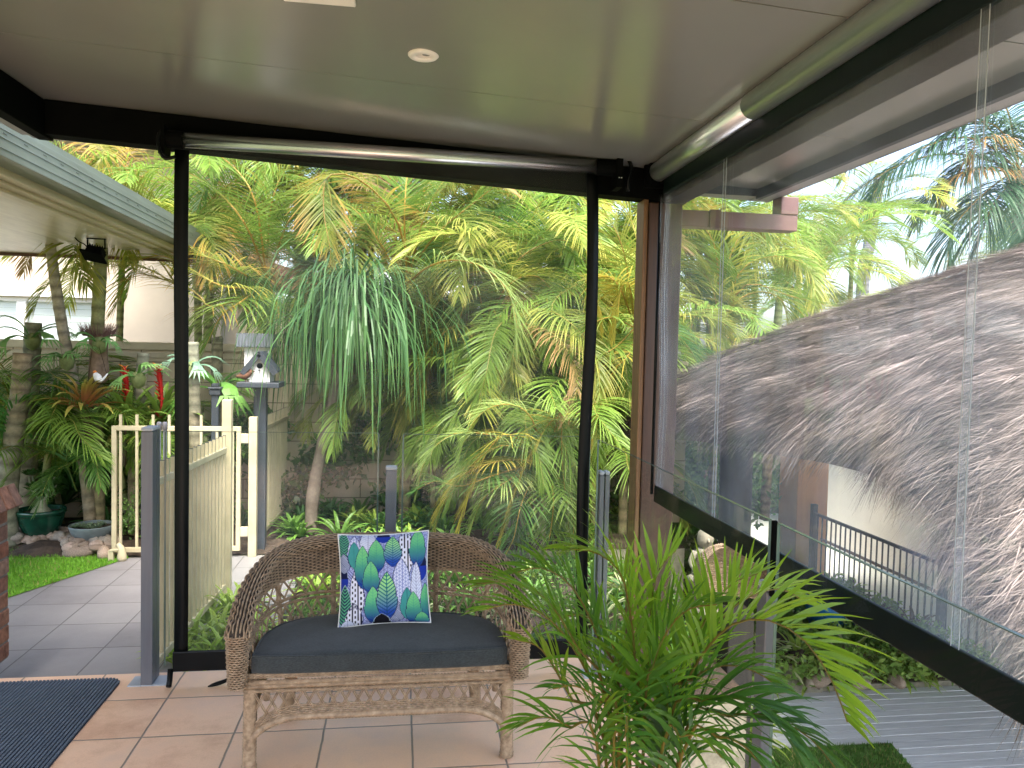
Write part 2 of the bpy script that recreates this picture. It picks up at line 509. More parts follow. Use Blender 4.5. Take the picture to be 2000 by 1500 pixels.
def add_frond(mb, pts, leaf, n=46, w=0.016, droop=0.5, ca=GRN, cb=LIME, tipc=None, rng=None, start=0.14, lift=0.25, segs=4, rach=0.010, rc=None, up=None, a0=68, a1=22):
    rng = rng or random
    R = crom(pts, 60)
    cum = [0]
    for i in range(1, 60): cum.append(cum[-1] + (R[i] - R[i - 1]).length)
    tot = cum[-1]
    rc = rc or (0.42, 0.36, 0.09)
    mb.tube([R[i] for i in range(0, 60, 4)] + [R[-1]], [max(0.0015, rach * (1 - 0.85 * i / 15)) for i in range(16)], 5, rc)
    tipc = tipc or cb
    UPV = Vector((0, 0, 1))
    S = None
    for i in range(n):
        t = start + (1 - start) * (i + rng.uniform(-.25, .25)) / (n - 1)
        t = min(max(t, start), 0.995)
        q = t * tot
        k = 0
        k = min(58, max(0, int(np.searchsorted(cum, q)) - 1))
        f = (q - cum[k]) / max(1e-6, cum[k + 1] - cum[k])
        p = R[k].lerp(R[k + 1], f)
        T = (R[min(59, k + 2)] - R[max(0, k - 1)]).normalized()
        S2 = T.cross(Vector(up) if up else UPV)
        if S2.length < 0.15:
            S2 = S if S is not None else T.cross(Vector((0.3, 1, 0)))
        S2.normalize()
        if S is not None and S2.dot(S) < 0: S2 = -S2
        S = S2
        Nn = S.cross(T).normalized()
        if Nn.z < 0 and not up: Nn = -Nn
        prof = 0.45 + 0.55 * math.sin(math.pi * min(1, (t - start) / (1 - start) * 0.8 + 0.18))
        if t > 0.85: prof *= 1 - (t - 0.85) * 2.2
        for sdn in (-1, 1):
            a = rad(a0 + (a1 - a0) * t ** 1.3 + rng.uniform(-6, 6))
            d = (T * math.cos(a) + S * sdn * math.sin(a) + Nn * (lift + rng.uniform(-.12, .12))).normalized()
            L = leaf * prof * rng.uniform(0.88, 1.1)
            dr = droop * rng.uniform(0.75, 1.3)
            wv = (T - d * T.dot(d)).normalized()
            wv = (wv + Nn * rng.uniform(-.5, .5) * 0.7).normalized()
            cur = p.copy(); vs = []; cs = []
            ww = w * rng.uniform(0.8, 1.15)
            sag = 0
            mixa = rng.uniform(0, 0.5)
            base = lerp(ca, cb, mixa)
            ta = rng.uniform(0.5, 1.0)
            for sg in range(segs + 1):
                u = sg / segs
                wd = ww * (0.45 + 1.3 * u - 1.75 * u * u) if sg < segs else ww * 0.04
                wd = max(wd, ww * 0.04)
                vs.append(cur - wv * wd); vs.append(cur + wv * wd)
                cc = lerp(base, tipc, ta * u ** 1.6)
                cs += [cc, cc]
                dd = (d + Vector((0, 0, -1)) * dr * (u + 0.15) ** 1.4 * 1.3).normalized()
                cur = cur + dd * (L / segs)
            mb.add(vs, [(2 * g, 2 * g + 1, 2 * g + 3, 2 * g + 2) for g in range(segs)], cs)


def arc_pts(L, e0, e1, n=7):
    """arching rachis in local XZ, starting at elevation e0 ending at e1 (degrees)"""
    pts = [Vector((0, 0, 0))]
    for i in range(n - 1):
        e = rad(e0 + (e1 - e0) * ((i + 0.5) / (n - 1)) ** 1.2)
        pts.append(pts[-1] + Vector((math.cos(e), 0, math.sin(e))) * (L / (n - 1)))
    return pts


# library of frond meshes, shared by the copies
LIB = {}
def frond_lib():
    specs = {'green': (GRN, LIME, LIME), 'yellow': (LIME, YEL, YEL), 'orange': (OLV, YEL, ORG), 'dark': (DGR, GRN, GRN), 'olive': (OLV, LIME, YEL), 'brown': ((0.24, .19, .07), (0.36, .24, .09), (0.38, .21, .09)), 'blue': (BLG, (0.05, 0.14, 0.07), (0.08, 0.18, 0.08))}
    rng = random.Random(5)
    shapes = [(1.9, 78, -25, 0.50, 0.55), (2.1, 68, -50, 0.54, 0.65), (2.0, 52, -65, 0.52, 0.75), (1.9, 34, -80, 0.48, 0.85), (1.9, 36, -88, 0.42, 0.6), (1.6, 12, -90, 0.38, 0.5)]
    for nm, (a, b, c) in specs.items():
        LIB[nm] = []
        for (L, e0, e1, lf, dr) in shapes:
            mb = MB()
            pts = arc_pts(L, e0, e1)
            pts = [p + Vector((0, (i / 6) ** 2 * rng.uniform(-.15, .15), 0)) for i, p in enumerate(pts)]
            add_frond(mb, pts, lf, 66, 0.0098, dr, a, b, c, rng)
            o = mb.build('frond', M['palm'])
            LIB[nm].append(o.data)
            bpy.data.objects.remove(o)
frond_lib()


def ring_trunk(mb, pts, r0, r1, cols, ring=0.085, n=12, rng=random):
    R = crom(pts, 40)
    L = sum((R[i] - R[i - 1]).length for i in range(1, 40))
    m = max(8, int(L / (ring / 3)))
    R = crom(pts, m)
    rs = []; cs = []
    for i in range(m):
        t = i / (m - 1)
        r = r0 + (r1 - r0) * t
        ph = i % 3
        rs.append(r * (1.035 if ph == 0 else 0.985))
        c = lerp(cols[0], cols[1], min(1, max(0, t + rng.uniform(-.15, .15))))
        if ph == 0: c = tuple(x * 0.55 for x in c)
        cs.append(c)
    mb.tube(R, rs, n, cs)
    return R[-1]


TAN = (0.30, 0.23, 0.14); GREYG = (0.26, 0.27, 0.20); GRT = (0.22, 0.27, 0.10); WHT = (0.42, 0.40, 0.33)


def areca(base, stems, label, fronds='green', group='golden cane palms behind the blinds', name='areca_palm', scale=1.0, seed=0, nf=8, mix=None, shaft=True, hang=False):
    """a clump: stems = [(dx,dy,height,leanx,leany,r)]"""
    rng = random.Random(seed)
    root = thing(name, label, 'palm', base, group)
    b = Vector(base)
    for (dx, dy, h, lx, ly, r) in stems:
        mb = MB()
        p0 = Vector((dx, dy, -0.05)); p1 = Vector((dx + lx * .4, dy + ly * .4, h * .55)); p2 = Vector((dx + lx, dy + ly, h))
        top = ring_trunk(mb, [p0, p1, p2], r * 1.15, r * 0.85, (TAN, GRT), 0.10, 10, rng)
        mb.build('trunk', M['trunk'], root, True, loc=(0, 0, 0))
        d = (p2 - p1).normalized()
        if shaft:
            ms = MB()
            ms.tube([p2, p2 + d * .12, p2 + d * .38, p2 + d * .55], [r * .95, r * 1.25, r * 1.0, r * .5], 10, [(0.30, 0.35, 0.14), (0.36, 0.40, 0.18), (0.42, 0.40, 0.12), (0.45, 0.38, 0.10)])
            ms.build('crownshaft', M['trunk'], root, True, loc=(0, 0, 0))
            top = p2 + d * .4
        else: top = p2
        a0 = rng.uniform(0, 6.28)
        for k in range(nf):
            kind = fronds if not mix else rng.choice(mix)
            v = rng.choice([2, 3, 4, 4, 5, 5, 1]) if hang else rng.choice([0, 1, 1, 2, 2, 3, 4])
            o = bpy.data.objects.new('frond', LIB[kind][v]); COL.objects.link(o); o.parent = root
            o.location = top - d * rng.uniform(0, .2)
            s = scale * rng.uniform(.85, 1.15)
            o.scale = (s, s, s)
            o.rotation_euler = (rng.uniform(-.12, .12), rng.uniform(-.12, .12), a0 + k * 2.4 + rng.uniform(-.3, .3))
    return root


def traced_frond(root, pix, Y, leaf, kind=None, **kw):
    """pix: [(px,py)] or [(px,py,Y)]; one more frond of a palm, arching along these points"""
    pts = [at(q[0], q[1], q[2] if len(q) > 2 else Y) for q in pix]
    mb = MB()
    add_frond(mb, pts, leaf, **kw)
    o = mb.build('frond', M['palm'], root, loc=-root.location)
    return o


# rosettes (bromeliads)
def rosette(mb, n, L, w, cb, ct, rng, e0=70, curve=70, up=0.0, segs=6, center=(0, 0, 0), tilt=0, cm=None):
    for k in range(n):
        f = k / max(1, n - 1)
        az = k * 2.399 + rng.uniform(-.2, .2)
        e = rad(e0 - (1 - f) * (e0 - 12) + rng.uniform(-8, 8))
        l = L * (0.65 + 0.35 * (1 - abs(f - 0.4))) * rng.uniform(.85, 1.1)
        h = Vector((math.cos(az), math.sin(az), 0)); sd_ = Vector((-math.sin(az), math.cos(az), 0))
        cur = Vector(center) + h * 0.015
        vs = []; cs = []
        tw = rng.uniform(-.2, .2)
        for s in range(segs + 1):
            u = s / segs
            wd = w * (0.75 + 0.9 * u - 1.1 * u * u - 0.53 * u ** 6)
            nrm = Vector((0, 0, 1))
            vs += [cur - sd_ * wd + Vector((0, 0, wd * 0.45)), cur, cur + sd_ * wd + Vector((0, 0, wd * 0.45))]
            c = lerp(cb, ct, u ** 0.8)
            if cm: c = lerp(c, cm, max(0, 1 - abs(u - .35) * 3) * .5)
            cs += [c, tuple(x * 0.85 for x in c), c]
            ee = e - rad(curve) * u ** 1.5
            cur = cur + (h * math.cos(ee) + Vector((0, 0, math.sin(ee))) + sd_ * tw * u).normalized() * (l / segs)
        fs = []
        for s in range(segs):
            a = s * 3
            fs += [(a, a + 1, a + 4, a + 3), (a + 1, a + 2, a + 5, a + 4)]
        mb.add(vs, fs, cs)


# ================================================================== SETTING
# ground sheets
mb = MB(); mb.box(-120, 120, -60, 200, -1.6, -1.50)
tag(mb.build('ground', M['earth']), kind='structure')
# patio slab
mb = MB(); mb.box(-3.6, 1.03, -3.0, 3.87, -1.48, 0.0)
tag(mb.build('patio_floor', M['tile'], bevel=0.006), kind='structure')
# pavers on upper garden level
mb = MB(); mb.box(-6.0, -0.74, 3.872, 6.62, -0.25, -0.17)
tag(mb.build('paved_path', M['paver']), kind='structure')
# garden bed soil : uneven mesh
def soil(name, x0, x1, y0, y1, z, amp, nx, ny, seed, mat=None):
    rng = random.Random(seed); mb = MB()
    vs = []; fs = []
    for j in range(ny + 1):
        for i in range(nx + 1):
            e = 0 if i in (0, nx) or j in (0, ny) else 1
            vs.append((x0 + (x1 - x0) * i / nx, y0 + (y1 - y0) * j / ny, z + e * rng.uniform(0, amp)))
    for j in range(ny):
        for i in range(nx):
            a = j * (nx + 1) + i
            fs.append((a, a + 1, a + nx + 2, a + nx + 1))
    mb.add(vs, fs)
    mb.cur = 1; mb.box(x0, x1, y0, y1, -1.49, z - 0.01)
    return tag(mb.build(name, [mat or M['soil'], M['statue']], smooth=False), kind='structure')
soil('garden_bed', -6.5, 2.6, 6.65, 8.15, -0.165, 0.07, 60, 14, 1)
soil('garden_bed', -0.735, 1.9, 3.875, 6.645, -0.24, 0.06, 26, 24, 2)
soil('garden_bed', 1.92, 3.6, 5.97, 9.5, -1.0, 0.1, 14, 24, 3)
soil('garden_bed', 3.62, 5.2, 6.0, 9.5, -1.2, 0.1, 12, 20, 4)
# deck boards
mb = MB()
y = 1.0
rng = random.Random(9)
while y < 5.90:
    mb.box(1.05 if y < 3.85 else 1.92, 7.5, y, y + 0.086, -1.285, -1.25 + rng.uniform(-.0015, .0015)); y += 0.096
tag(mb.build('timber_deck', M['deck'], bevel=0.0015), kind='structure')
mb = MB(); mb.box(1.04, 7.5, 1.0, 5.89, -1.40, -1.34)
tag(mb.build('deck_gap_shade', M['slate']), kind='structure')  # dark sheet added to put shade into the gaps between boards


# grass
def grass(name, poly, z, n, h, cols, seed, kind='stuff', label=None, cat=None, base=None):
    rng = random.Random(seed); mb = MB()
    xs = [p[0] for p in poly]; ys = [p[1] for p in poly]
    def inside(x, y):
        c = False; j = len(poly) - 1
        for i in range(len(poly)):
            if (poly[i][1] > y) != (poly[j][1] > y) and x < (poly[j][0] - poly[i][0]) * (y - poly[i][1]) / (poly[j][1] - poly[i][1]) + poly[i][0]: c = not c
            j = i
        return c
    mb.add([(x, y, z) for x, y in poly], [tuple(range(len(poly)))], cols[0])
    m = 0
    while m < n:
        x = rng.uniform(min(xs), max(xs)); y = rng.uniform(min(ys), max(ys))
        if not inside(x, y): continue
        m += 1
        a = rng.uniform(0, 6.28); dx = math.cos(a); dy = math.sin(a); w = 0.0035
        l = rng.uniform(.5, 1) * h; b = rng.uniform(0.1, .6) * l
        c = lerp(cols[0], cols[1], max(0, min(1, rng.random() * .7 + .3 * math.sin(x * 9) * math.sin(y * 7)))); c = c if rng.random() > .07 else (.32, .27, .10)
        mb.add([(x - dx * w, y - dy * w, z), (x + dx * w, y + dy * w, z), (x - dy * b, y + dx * b, z + l)], [(0, 1, 2)], c)
    o = mb.build(name, M['grass'])
    tag(o, label, cat, kind=kind)
    return o
grass('lawn', [(-2.17, 6.6), (-2.62, 6.93), (-2.95, 7.02), (-4.5, 7.12), (-4.5, 4.6), (-3.1, 4.6), (-2.75, 5.35)], -0.165, 26000, 0.028, [(0.10, 0.25, 0.015), (0.22, 0.44, 0.045)], 4)


# ================================================================== PATIO ROOF
def cz(x): return 2.68 - 0.054 * (x + 1.59)
roof = thing('patio_roof', 'glossy beige insulated patio roof panel with black beams overhead', 'roof', (-0.0, 3.8, 2.5))
def slab(mb, x0, x1, y0, y1, t0, t1):
    vs = []
    for t in (t0, t1):
        vs += [(x0, y0, cz(x0) + t), (x1, y0, cz(x1) + t), (x1, y1, cz(x1) + t), (x0, y1, cz(x0) + t)]
    mb.add(vs, [(0, 3, 2, 1), (4, 5, 6, 7), (0, 1, 5, 4), (1, 2, 6, 5), (2, 3, 7, 6), (3, 0, 4, 7)])
for (y0, y1) in ((2.967 + .0022, 3.93), (1.99 + .002, 2.967 - .0022), (1.0, 1.986), (0.0, 0.996), (-1.0, -0.004), (-1.6, -1.004)):
    mb = MB(); slab(mb, -1.72, 1.88, y0, y1, 0, 0.1)
    mb.build('ceiling_panel', M['ceiling'], roof)
mb = MB(); slab(mb, -1.66, 1.878, -1.59, 3.94, 0.102, 0.12); mb.build('roof_sheet', M['black'], roof)
def zbar(mb, x0, x1, y0, y1, a, b_):     # follows roof slope: a,b offsets under ceiling
    slab(mb, x0, x1, y0, y1, a, b_)
mb = MB(); zbar(mb, -1.60, 1.42, 3.76, 3.86, -0.155, -0.003); mb.build('front_beam', M['black'], roof, bevel=0.004)
mb = MB(); zbar(mb, -1.665, -1.60, -1.6, 3.86, -0.165, -0.003); mb.build('side_beam', M['black'], roof, bevel=0.004)
mb = MB(); mb.box(1.29, 1.40, -1.6, 3.752, 2.355, 2.515); mb.build('side_beam', M['darktimber'], roof, bevel=0.004)
# gutters with roll
mb = MB(); mb.box(1.885, 2.01, -1.6, 4.06, 2.455, 2.475); mb.box(1.995, 2.015, -1.6, 4.08, 2.455, 2.58); 
def fallbox(mb, x0, x1, y0, y1, za, zb, h):
    mb.add([(x0, y0, za), (x1, y0, zb), (x1, y1, zb), (x0, y1, za), (x0, y0, za + h), (x1, y0, zb + h), (x1, y1, zb + h), (x0, y1, za + h)], [(0, 3, 2, 1), (4, 5, 6, 7), (0, 1, 5, 4), (1, 2, 6, 5), (2, 3, 7, 6), (3, 0, 4, 7)])
fallbox(mb, -1.78, 1.99, 3.956, 4.075, 2.575, 2.457, .10)
mb.box(-1.78, -1.672, -1.6, 3.955, 2.56, 2.66)
mb.build('gutter', M['lilac'], roof, bevel=0.004)
mb = MB(); mb.box(1.881, 1.908, -1.6, 3.95, 2.443, 2.62); mb.box(1.3, 1.884, 3.945, 3.953, 2.46, 2.6)
mb.build('gutter_trim', M['slate'], roof)
# brown timber outrigger
br = thing('timber_bracket', 'plum brown right-angled timber bracket holding the far corner of the patio gutter', 'bracket', (1.4, 3.95, 2.3))
mb = MB(); mb.box(1.40, 2.10, 3.90, 3.99, 2.275, 2.36); mb.build('horizontal_arm', M['plum'], br, bevel=0.004)
mb = MB(); mb.box(2.0, 2.10, 3.895, 3.995, 2.3605, 2.455); mb.build('upright_arm', M['plum'], br, bevel=0.004)
mb = MB(); mb.box(1.60, 1.66, 3.885, 3.899, 2.27, 2.365); mb.build('joint_plate', M['browndark'], br)
# downlight & ceiling vent
dl = thing('downlight', 'small round white recessed ceiling downlight', 'light', (0.06, 2.66, cz(.06)))
mb = MB(); mb.lathe([(0.026, -0.002), (0.03, -0.009), (0.047, -0.008), (0.052, -0.003), (0.052, 0.001)], 32, (0, 0, 0)); mb.build('trim_ring', M['white'], dl, True, loc=(0, 0, 0))
mb = MB(); mb.lathe([(0.0005, 0.0005), (0.026, -0.0015)], 32); mb.build('lens', simple('frosted_lens', (0.72, 0.70, 0.66), None, 5, 0.3), dl, True, loc=(0, 0, 0))
mb = MB(); mb.box(-0.35, -0.145, 2.04, 2.335, cz(-.25) - 0.018, cz(-.25) - 0.007)
fan = mb.build('ceiling_access_plate', M['white'], bevel=0.004); tag(fan, 'white rectangular cover plate at the top edge of the ceiling', 'cover plate')

# corner timber post
post = thing('timber_post', 'square brown stained timber corner post between the two blinds', 'post', (1.28, 3.83, 0))
mb = MB(); mb.box(1.225, 1.40, 3.755, 3.92, 0.0 - 1.4, 2.36); mb.build('post_shaft', M['timber'], post, bevel=0.006)
mb = MB(); mb.box(1.20, 1.224, 3.765, 3.885, -0.4, 2.375); mb.build('lit_post_face', M['timberlight'], post, bevel=0.003)  # lit left side of the post, golden light put into its colour

# ------------------------------------------------ roll-up blinds
fb = thing('roll_up_blind', 'clear plastic front blind with black borders pulled down behind the wicker seat', 'blind', (0, 3.70, 0.1))
YB = 3.70
xl, xr = -1.005, 0.93
mb = MB(); mb.tube([(xl + .02, YB - .01, 2.515), (xr - .0, YB - .01, 2.502)], 0.034, 24); mb.build('roller_tube', M['alu'], fb, True)
mb = MB()
mb.tube([(xr, YB - .01, 2.503), (xr + .09, YB - .01, 2.502)], 0.040, 16); mb.box(xr + .09, xr + .12, YB - .06, YB + .045, 2.40, 2.56)
mb.build('roller_bracket', M['black'], fb); mb = MB()
mb.tube([(xl - .05, YB - .01, 2.515), (xl + .02, YB - .01, 2.515)], 0.040, 16); mb.box(xl - .075, xl - .05, YB - .06, YB + .045, 2.44, 2.57)
mb.build('roller_bracket', M['black'], fb)
for i, (dx, dz) in enumerate(((.10, 2.445), (.112, 2.445))):
    mb = MB(); mb.tube([(xr + dx, YB - .066, dz), (xr + dx, YB - .060, dz)], .0035, 8)
    mb.build('screw', M['alu'], fb)
def sheet(mb, x0, x1, z0, z1, Y, amp, nx, nz, seed, axis='x', thick=0.0016):
    rng = random.Random(seed); ph = [rng.uniform(0, 6) for _ in range(6)]
    def off(u, v): return amp * (math.sin(u * 3 + ph[0] + v * 2) + .5 * math.sin(u * 7 + ph[1] - v * 3) + .3 * math.sin(v * 9 + ph[2]))
    for sgn in (0,):
        vs = []; fs = []
        for j in range(nz + 1):
            for i in range(nx + 1):
                u = x0 + (x1 - x0) * i / nx; v = z0 + (z1 - z0) * j / nz
                o = off(u, v)
                vs.append((u, Y + o, v) if axis == 'x' else (Y + o, u, v))
        for j in range(nz):
            for i in range(nx):
                a = j * (nx + 1) + i
                fs.append((a, a + 1, a + nx + 2, a + nx + 1))
        mb.add(vs, fs)
mb = MB(); sheet(mb, xl + .04, xr - .035, 0.15, 2.48, YB + .012, 0.0022, 24, 20, 3); mb.build('clear_sheet', M['pvc_front'], fb, True)
def border(mb, pts_l, pts_r):
    n = len(pts_l)
    vs = list(pts_l) + list(pts_r)
    mb.add(vs, [(i, i + 1, n + i + 1, n + i) for i in range(n - 1)])
for (xc, wdt, sd_) in ((xl + .012, 0.062, 1), (xr - .012, 0.058, 2)):
    mb = MB(); r_ = random.Random(sd_); n = 24
    L = []; Rr = []
    for i in range(n + 1):
        z = 0.09 + (2.475 - 0.09) * i / n
        xx = xc + (0.010 * math.sin(z * 3.1 + sd_) if sd_ == 2 else 0.004 * math.sin(z * 2.2))
        for k, lst in ((-.5, L), (.5, Rr)):
            lst.append((xx + k * wdt, YB + 0.006 + 0.004 * math.sin(z * 5 + k + sd_), z))
    border(mb, L, Rr)
    o = mb.build('side_border', M['strap'], fb, True)
    sm = o.modifiers.new('solid', 'SOLIDIFY'); sm.thickness = 0.004
mb = MB(); mb.box(xl - .022, xr + .02, YB - .006, YB + .012, 0.07, 0.165); mb.build('bottom_bar', M['strap'], fb, bevel=0.006)
mb = MB(); mb.tube([(xl - .03, YB - .002, 0.085), (xl - .032, YB - .01, 0.03), (xl - .03, YB - .03, -0.0 + .012)], 0.013, 8); mb.build('tie_down_strap', M['strap'], fb, True)
mb = MB(); mb.tube(crom([(-.86, YB - .04, 0.01), (-.78, YB - .01, 0.025), (-.68, YB + .01, 0.07)], 10), [.003, .008, .010, .010, .009, .008, .007, .006, .006, .006], 6); mb.build('tie_down_strap', M['strap'], fb, True)
mb = MB(); mb.tube(crom([(xl - .06, YB - .05, 2.56), (xl - .075, YB - .06, 2.49), (xl - .05, YB - .06, 2.42), (xl, YB - .05, 2.43)], 12), .008, 6); mb.build('webbing_strap', M['strap'], fb, True); mb = MB()
mb.tube(crom([(xr + .15, YB - .02, 2.56), (xr + .17, YB - .03, 2.5), (xr + .155, YB - .03, 2.44), (xr + .16, YB - .02, 2.39)], 12), .010, 6); mb.build('webbing_strap', M['strap'], fb, True)

sb = thing('roll_up_blind', 'clear plastic right-hand blind with welded seams and a dark green bottom band', 'blind', (1.27, 2.0, 0.9))
mb = MB(); mb.tube([(1.235, 2.64, 2.495), (1.235, 3.66, 2.49)], 0.047, 28); mb.build('roller_tube', M['alu2'], sb, True)
mb = MB(); mb.tube([(1.235, -1.2, 2.50), (1.235, 2.644, 2.495)], 0.0485, 28); mb.build('roller_sleeve', M['alu2'], sb, True)
mb = MB(); mb.tube([(1.235, 3.66, 2.49), (1.235, 3.70, 2.49)], .058, 20); mb.box(1.18, 1.285, 3.70, 3.72, 2.42, 2.56); mb.build('roller_bracket', M['black'], sb)
mb = MB(); sheet(mb, -1.1, 3.66, 0.94, 2.46, 1.272, 0.004, 60, 20, 8, 'y'); mb.build('clear_sheet', M['pvc_side'], sb, True)
# band, weld seams, curled end
mb = MB(); mb.box(1.262, 1.276, -1.1, 3.665, 0.862, 0.945); mb.build('bottom_band', M['bandgreen'], sb, bevel=0.004)
mb = MB(); mb.box(1.258, 1.28, -1.1, 3.65, 2.38, 2.455); mb.build('top_band', M['bandgreen'], sb, bevel=0.004)
for yy in (2.93, 1.56):
    mb = MB(); mb.box(1.262, 1.2655, yy - .012, yy + .012, 0.945, 2.38)
    mb.build('weld_seam', M['weld'], sb)
    for dy_ in (-.013, .013):
        mb = MB(); mb.tube([(1.262, yy + dy_, 0.945), (1.263, yy + dy_ + .004, 1.6), (1.262, yy + dy_, 2.38)], .0011, 5)
        mb.build('weld_bead', M['bead'], sb)
mb = MB()
for k, (yo, w_) in enumerate(((3.60, .018), (3.56, .014), (3.64, .01))):
    mb.tube(crom([(1.268 - .01 * k, yo, 2.36), (1.262, yo + .02, 1.9), (1.268, yo - .01, 1.4), (1.266, yo + .01, 0.95)], 20), w_ * .6, 8)
mb.build('curled_edge', M['weld'], sb, True)
mb = MB(); mb.tube([(1.25, 3.665, 2.38), (1.25, 3.66, 0.9)], 0.008, 8); mb.build('edge_rope', M['strap'], sb, True)

# ------------------------------------------------ glass fences
def glass_post(x, y, z1, label, twin='x', name='glass_fence_post', z0=0.0, w=.026, single=False):
    t = thing(name, label, 'fence post', (x, y, z0), 'grey posts of the frameless glass fence')
    for s in ((0,) if single else (-1, 1)):
        g_ = w + .0025
        ox, oy = (s * g_, 0) if twin == 'x' else (0, s * g_)
        mb = MB(); mb.box(ox - w, ox + w, oy - .026, oy + .026, 0.006, z1 - z0); mb.build('profile', M['greypost'], t, bevel=0.003, loc=(0, 0, 0))
        mb = MB(); mb.box(ox - w - .001, ox + w + .001, oy - .028, oy + .028, z1 - z0 + .0005, z1 - z0 + .02); mb.build('cap', M['greycap'], t, bevel=0.008, loc=(0, 0, 0))
    if not single:
        mb = MB()
        if twin == 'x': mb.box(-.002, .002, -.018, .018, 0.006, z1 - z0 - .004)
        else: mb.box(-.018, .018, -.002, .002, 0.006, z1 - z0 - .004)
        mb.build('slot', M['black'], t, loc=(0, 0, 0))
    mb = MB(); mb.box(-.085, .085, -.055, .055, 0.0, 0.0055); mb.build('base_plate', M['greycap'], t, bevel=0.002, loc=(0, 0, 0))
    return t
glass_post(-1.145, 3.765, 1.19, 'tall twin grey aluminium post at the left end beside the doormat', 'y')
glass_post(-0.035, 3.80, 1.0, 'slim grey post seen above the back of the wicker seat', 'x', single=True, w=.027)
glass_post(1.0, 3.655, 1.0, 'grey twin post just left of the timber corner post', 'x', w=.0115)
glass_post(0.945, 1.84, 1.0, 'near grey post behind the potted palm on the right side', 'y', single=True, w=.014)
def glass_panel(p0, p1, z0, z1, label, grp='glass fence panels'):
    t = thing('glass_fence', label, 'glass panel', (p0[0], p0[1], z0), grp)
    a = Vector((p0[0], p0[1], 0)); b = Vector((p1[0], p1[1], 0))
    mb = MB(); mb.add([(a.x, a.y, z0), (b.x, b.y, z0), (b.x, b.y, z1), (a.x, a.y, z1)], [(0, 1, 2, 3)])
    mb.build('pane', M['glass'], t)
    mb = MB(); d = (b - a).normalized() * .001
    mb.bar((a.x, a.y, z1 + .0025), (b.x, b.y, z1 + .0015), 0.008, 0.0022)
    mb.bar((a.x, a.y, z0), (a.x, a.y, z1), 0.002, 0.008, (1, 0, 0)); mb.bar((b.x, b.y, z0), (b.x, b.y, z1), 0.002, 0.008, (1, 0, 0))
    mb.build('polished_edge', M['glassedge'], t)
glass_panel((-1.09, 3.80), (-0.10, 3.80), 0.06, 1.18, 'clear glass fence panel left of the middle post behind the seat')
glass_panel((0.02, 3.80), (0.95, 3.75), 0.06, 1.175, 'clear glass fence panel right of the middle post behind the seat')
glass_panel((0.945, 3.57), (0.945, 1.835), 0.06, 1.18, 'clear glass panel in front of the timber corner post')
glass_panel((0.945, 1.79), (0.945, 0.2), 0.06, 1.18, 'nearest clear glass panel at the right edge of the photo')
mb = MB(); mb.box(0.938, 0.952, 1.806, 1.818, 0.99, 1.185); tag(mb.build('fence_clip', M['black'], bevel=.003), 'thin black clip joining two glass panels over the near post', 'clip')

# ================================================================== LEFT HOUSE ROOF (own house)
lr = thing('house_eave', 'grey-green gutter and cream soffit of the lower house roof on the left', 'roof', (-2, 6, 2.4))
YE = 7.96
mb = MB(); mb.box(-2.03, -1.90, -0.5, YE, 2.475, 2.64)
for zz in (2.51, 2.56, 2.60): mb.box(-1.8995, -1.896, -0.5, YE + .0, zz, zz + .004)
mb.build('gutter', M['gutter'], lr, bevel=0.006)
mb = MB()
yy = 3.2
while yy < YE - .2:
    mb = MB(); mb.box(-1.8992, -1.8965, yy, yy + 0.035, 2.583, 2.588); yy += 0.21
    mb.build('overflow_slot', M['gutterdark'], lr)
mb = MB(); mb.box(-2.10, -2.033, -0.5, YE - .03, 2.44, 2.60); mb.box(-2.17, -2.102, -0.5, YE - .03, 2.425, 2.47); mb.box(-2.26, -2.172, -0.5, YE - .03, 2.405, 2.45)
mb.build('fascia', M['fascia'], lr, bevel=0.004)
mb = MB()
xx = -2.262
while xx > -5.2:
    mb.box(xx - .548, xx, -0.5, YE - .03, 2.42, 2.47); xx -= 0.55
mb.build('soffit', M['soffit'], lr)
mb = MB(); mb.box(-5.3, -2.0, YE - .028, YE + .0, 2.39, 2.47); mb.build('end_trim', M['browndark'], lr)
mb = MB(); mb.box(-5.3, -1.95, -0.5, YE, 2.645, 2.70); mb.build('roof_sheet', M['gutter'], lr)
# floodlight
fp = at(188, 500, 6.6)
fl = thing('floodlight', 'black outdoor floodlight under the cream soffit on the left', 'floodlight', (fp.x, fp.y, 2.42))
mb = MB(); mb.tube([(-.065, 0, 0), (-.065, 0, -.085)], .006, 6); mb.tube([(.065, 0, 0), (.065, 0, -.085)], .006, 6); mb.bar((-.07, 0, -.004), (.07, 0, -.004), .03, .006)
mb.build('bracket', M['black'], fl, loc=(0, 0, 0))
hm = Matrix.Translation((0, -.01, -.115)) @ Matrix.Rotation(rad(-32), 4, 'X') @ Matrix.Rotation(rad(12), 4, 'Y')
mb = MB(); mb.box(-.06, .06, -.05, .045, -.035, .03, M4=hm); 
for k in range(6): mb.box(-.055 + k * .02, -.049 + k * .02, -.045, .04, .03, .048, M4=hm)
mb.build('housing', M['black'], fl, loc=(0, 0, 0), bevel=.003)
mb = MB(); mb.box(-.088, .088, -.07, .062, -.052, -.036, M4=hm); mb.build('lamp_face', M['black'], fl, loc=(0, 0, 0), bevel=.004)
mb = MB(); mb.tube(crom([(-.06, 0, -.08), (-.09, 0, -.05), (-.13, 0, -.03), (-.16, 0, 0)], 10), .005, 6); mb.build('cable', M['black'], fl, True, loc=(0, 0, 0))

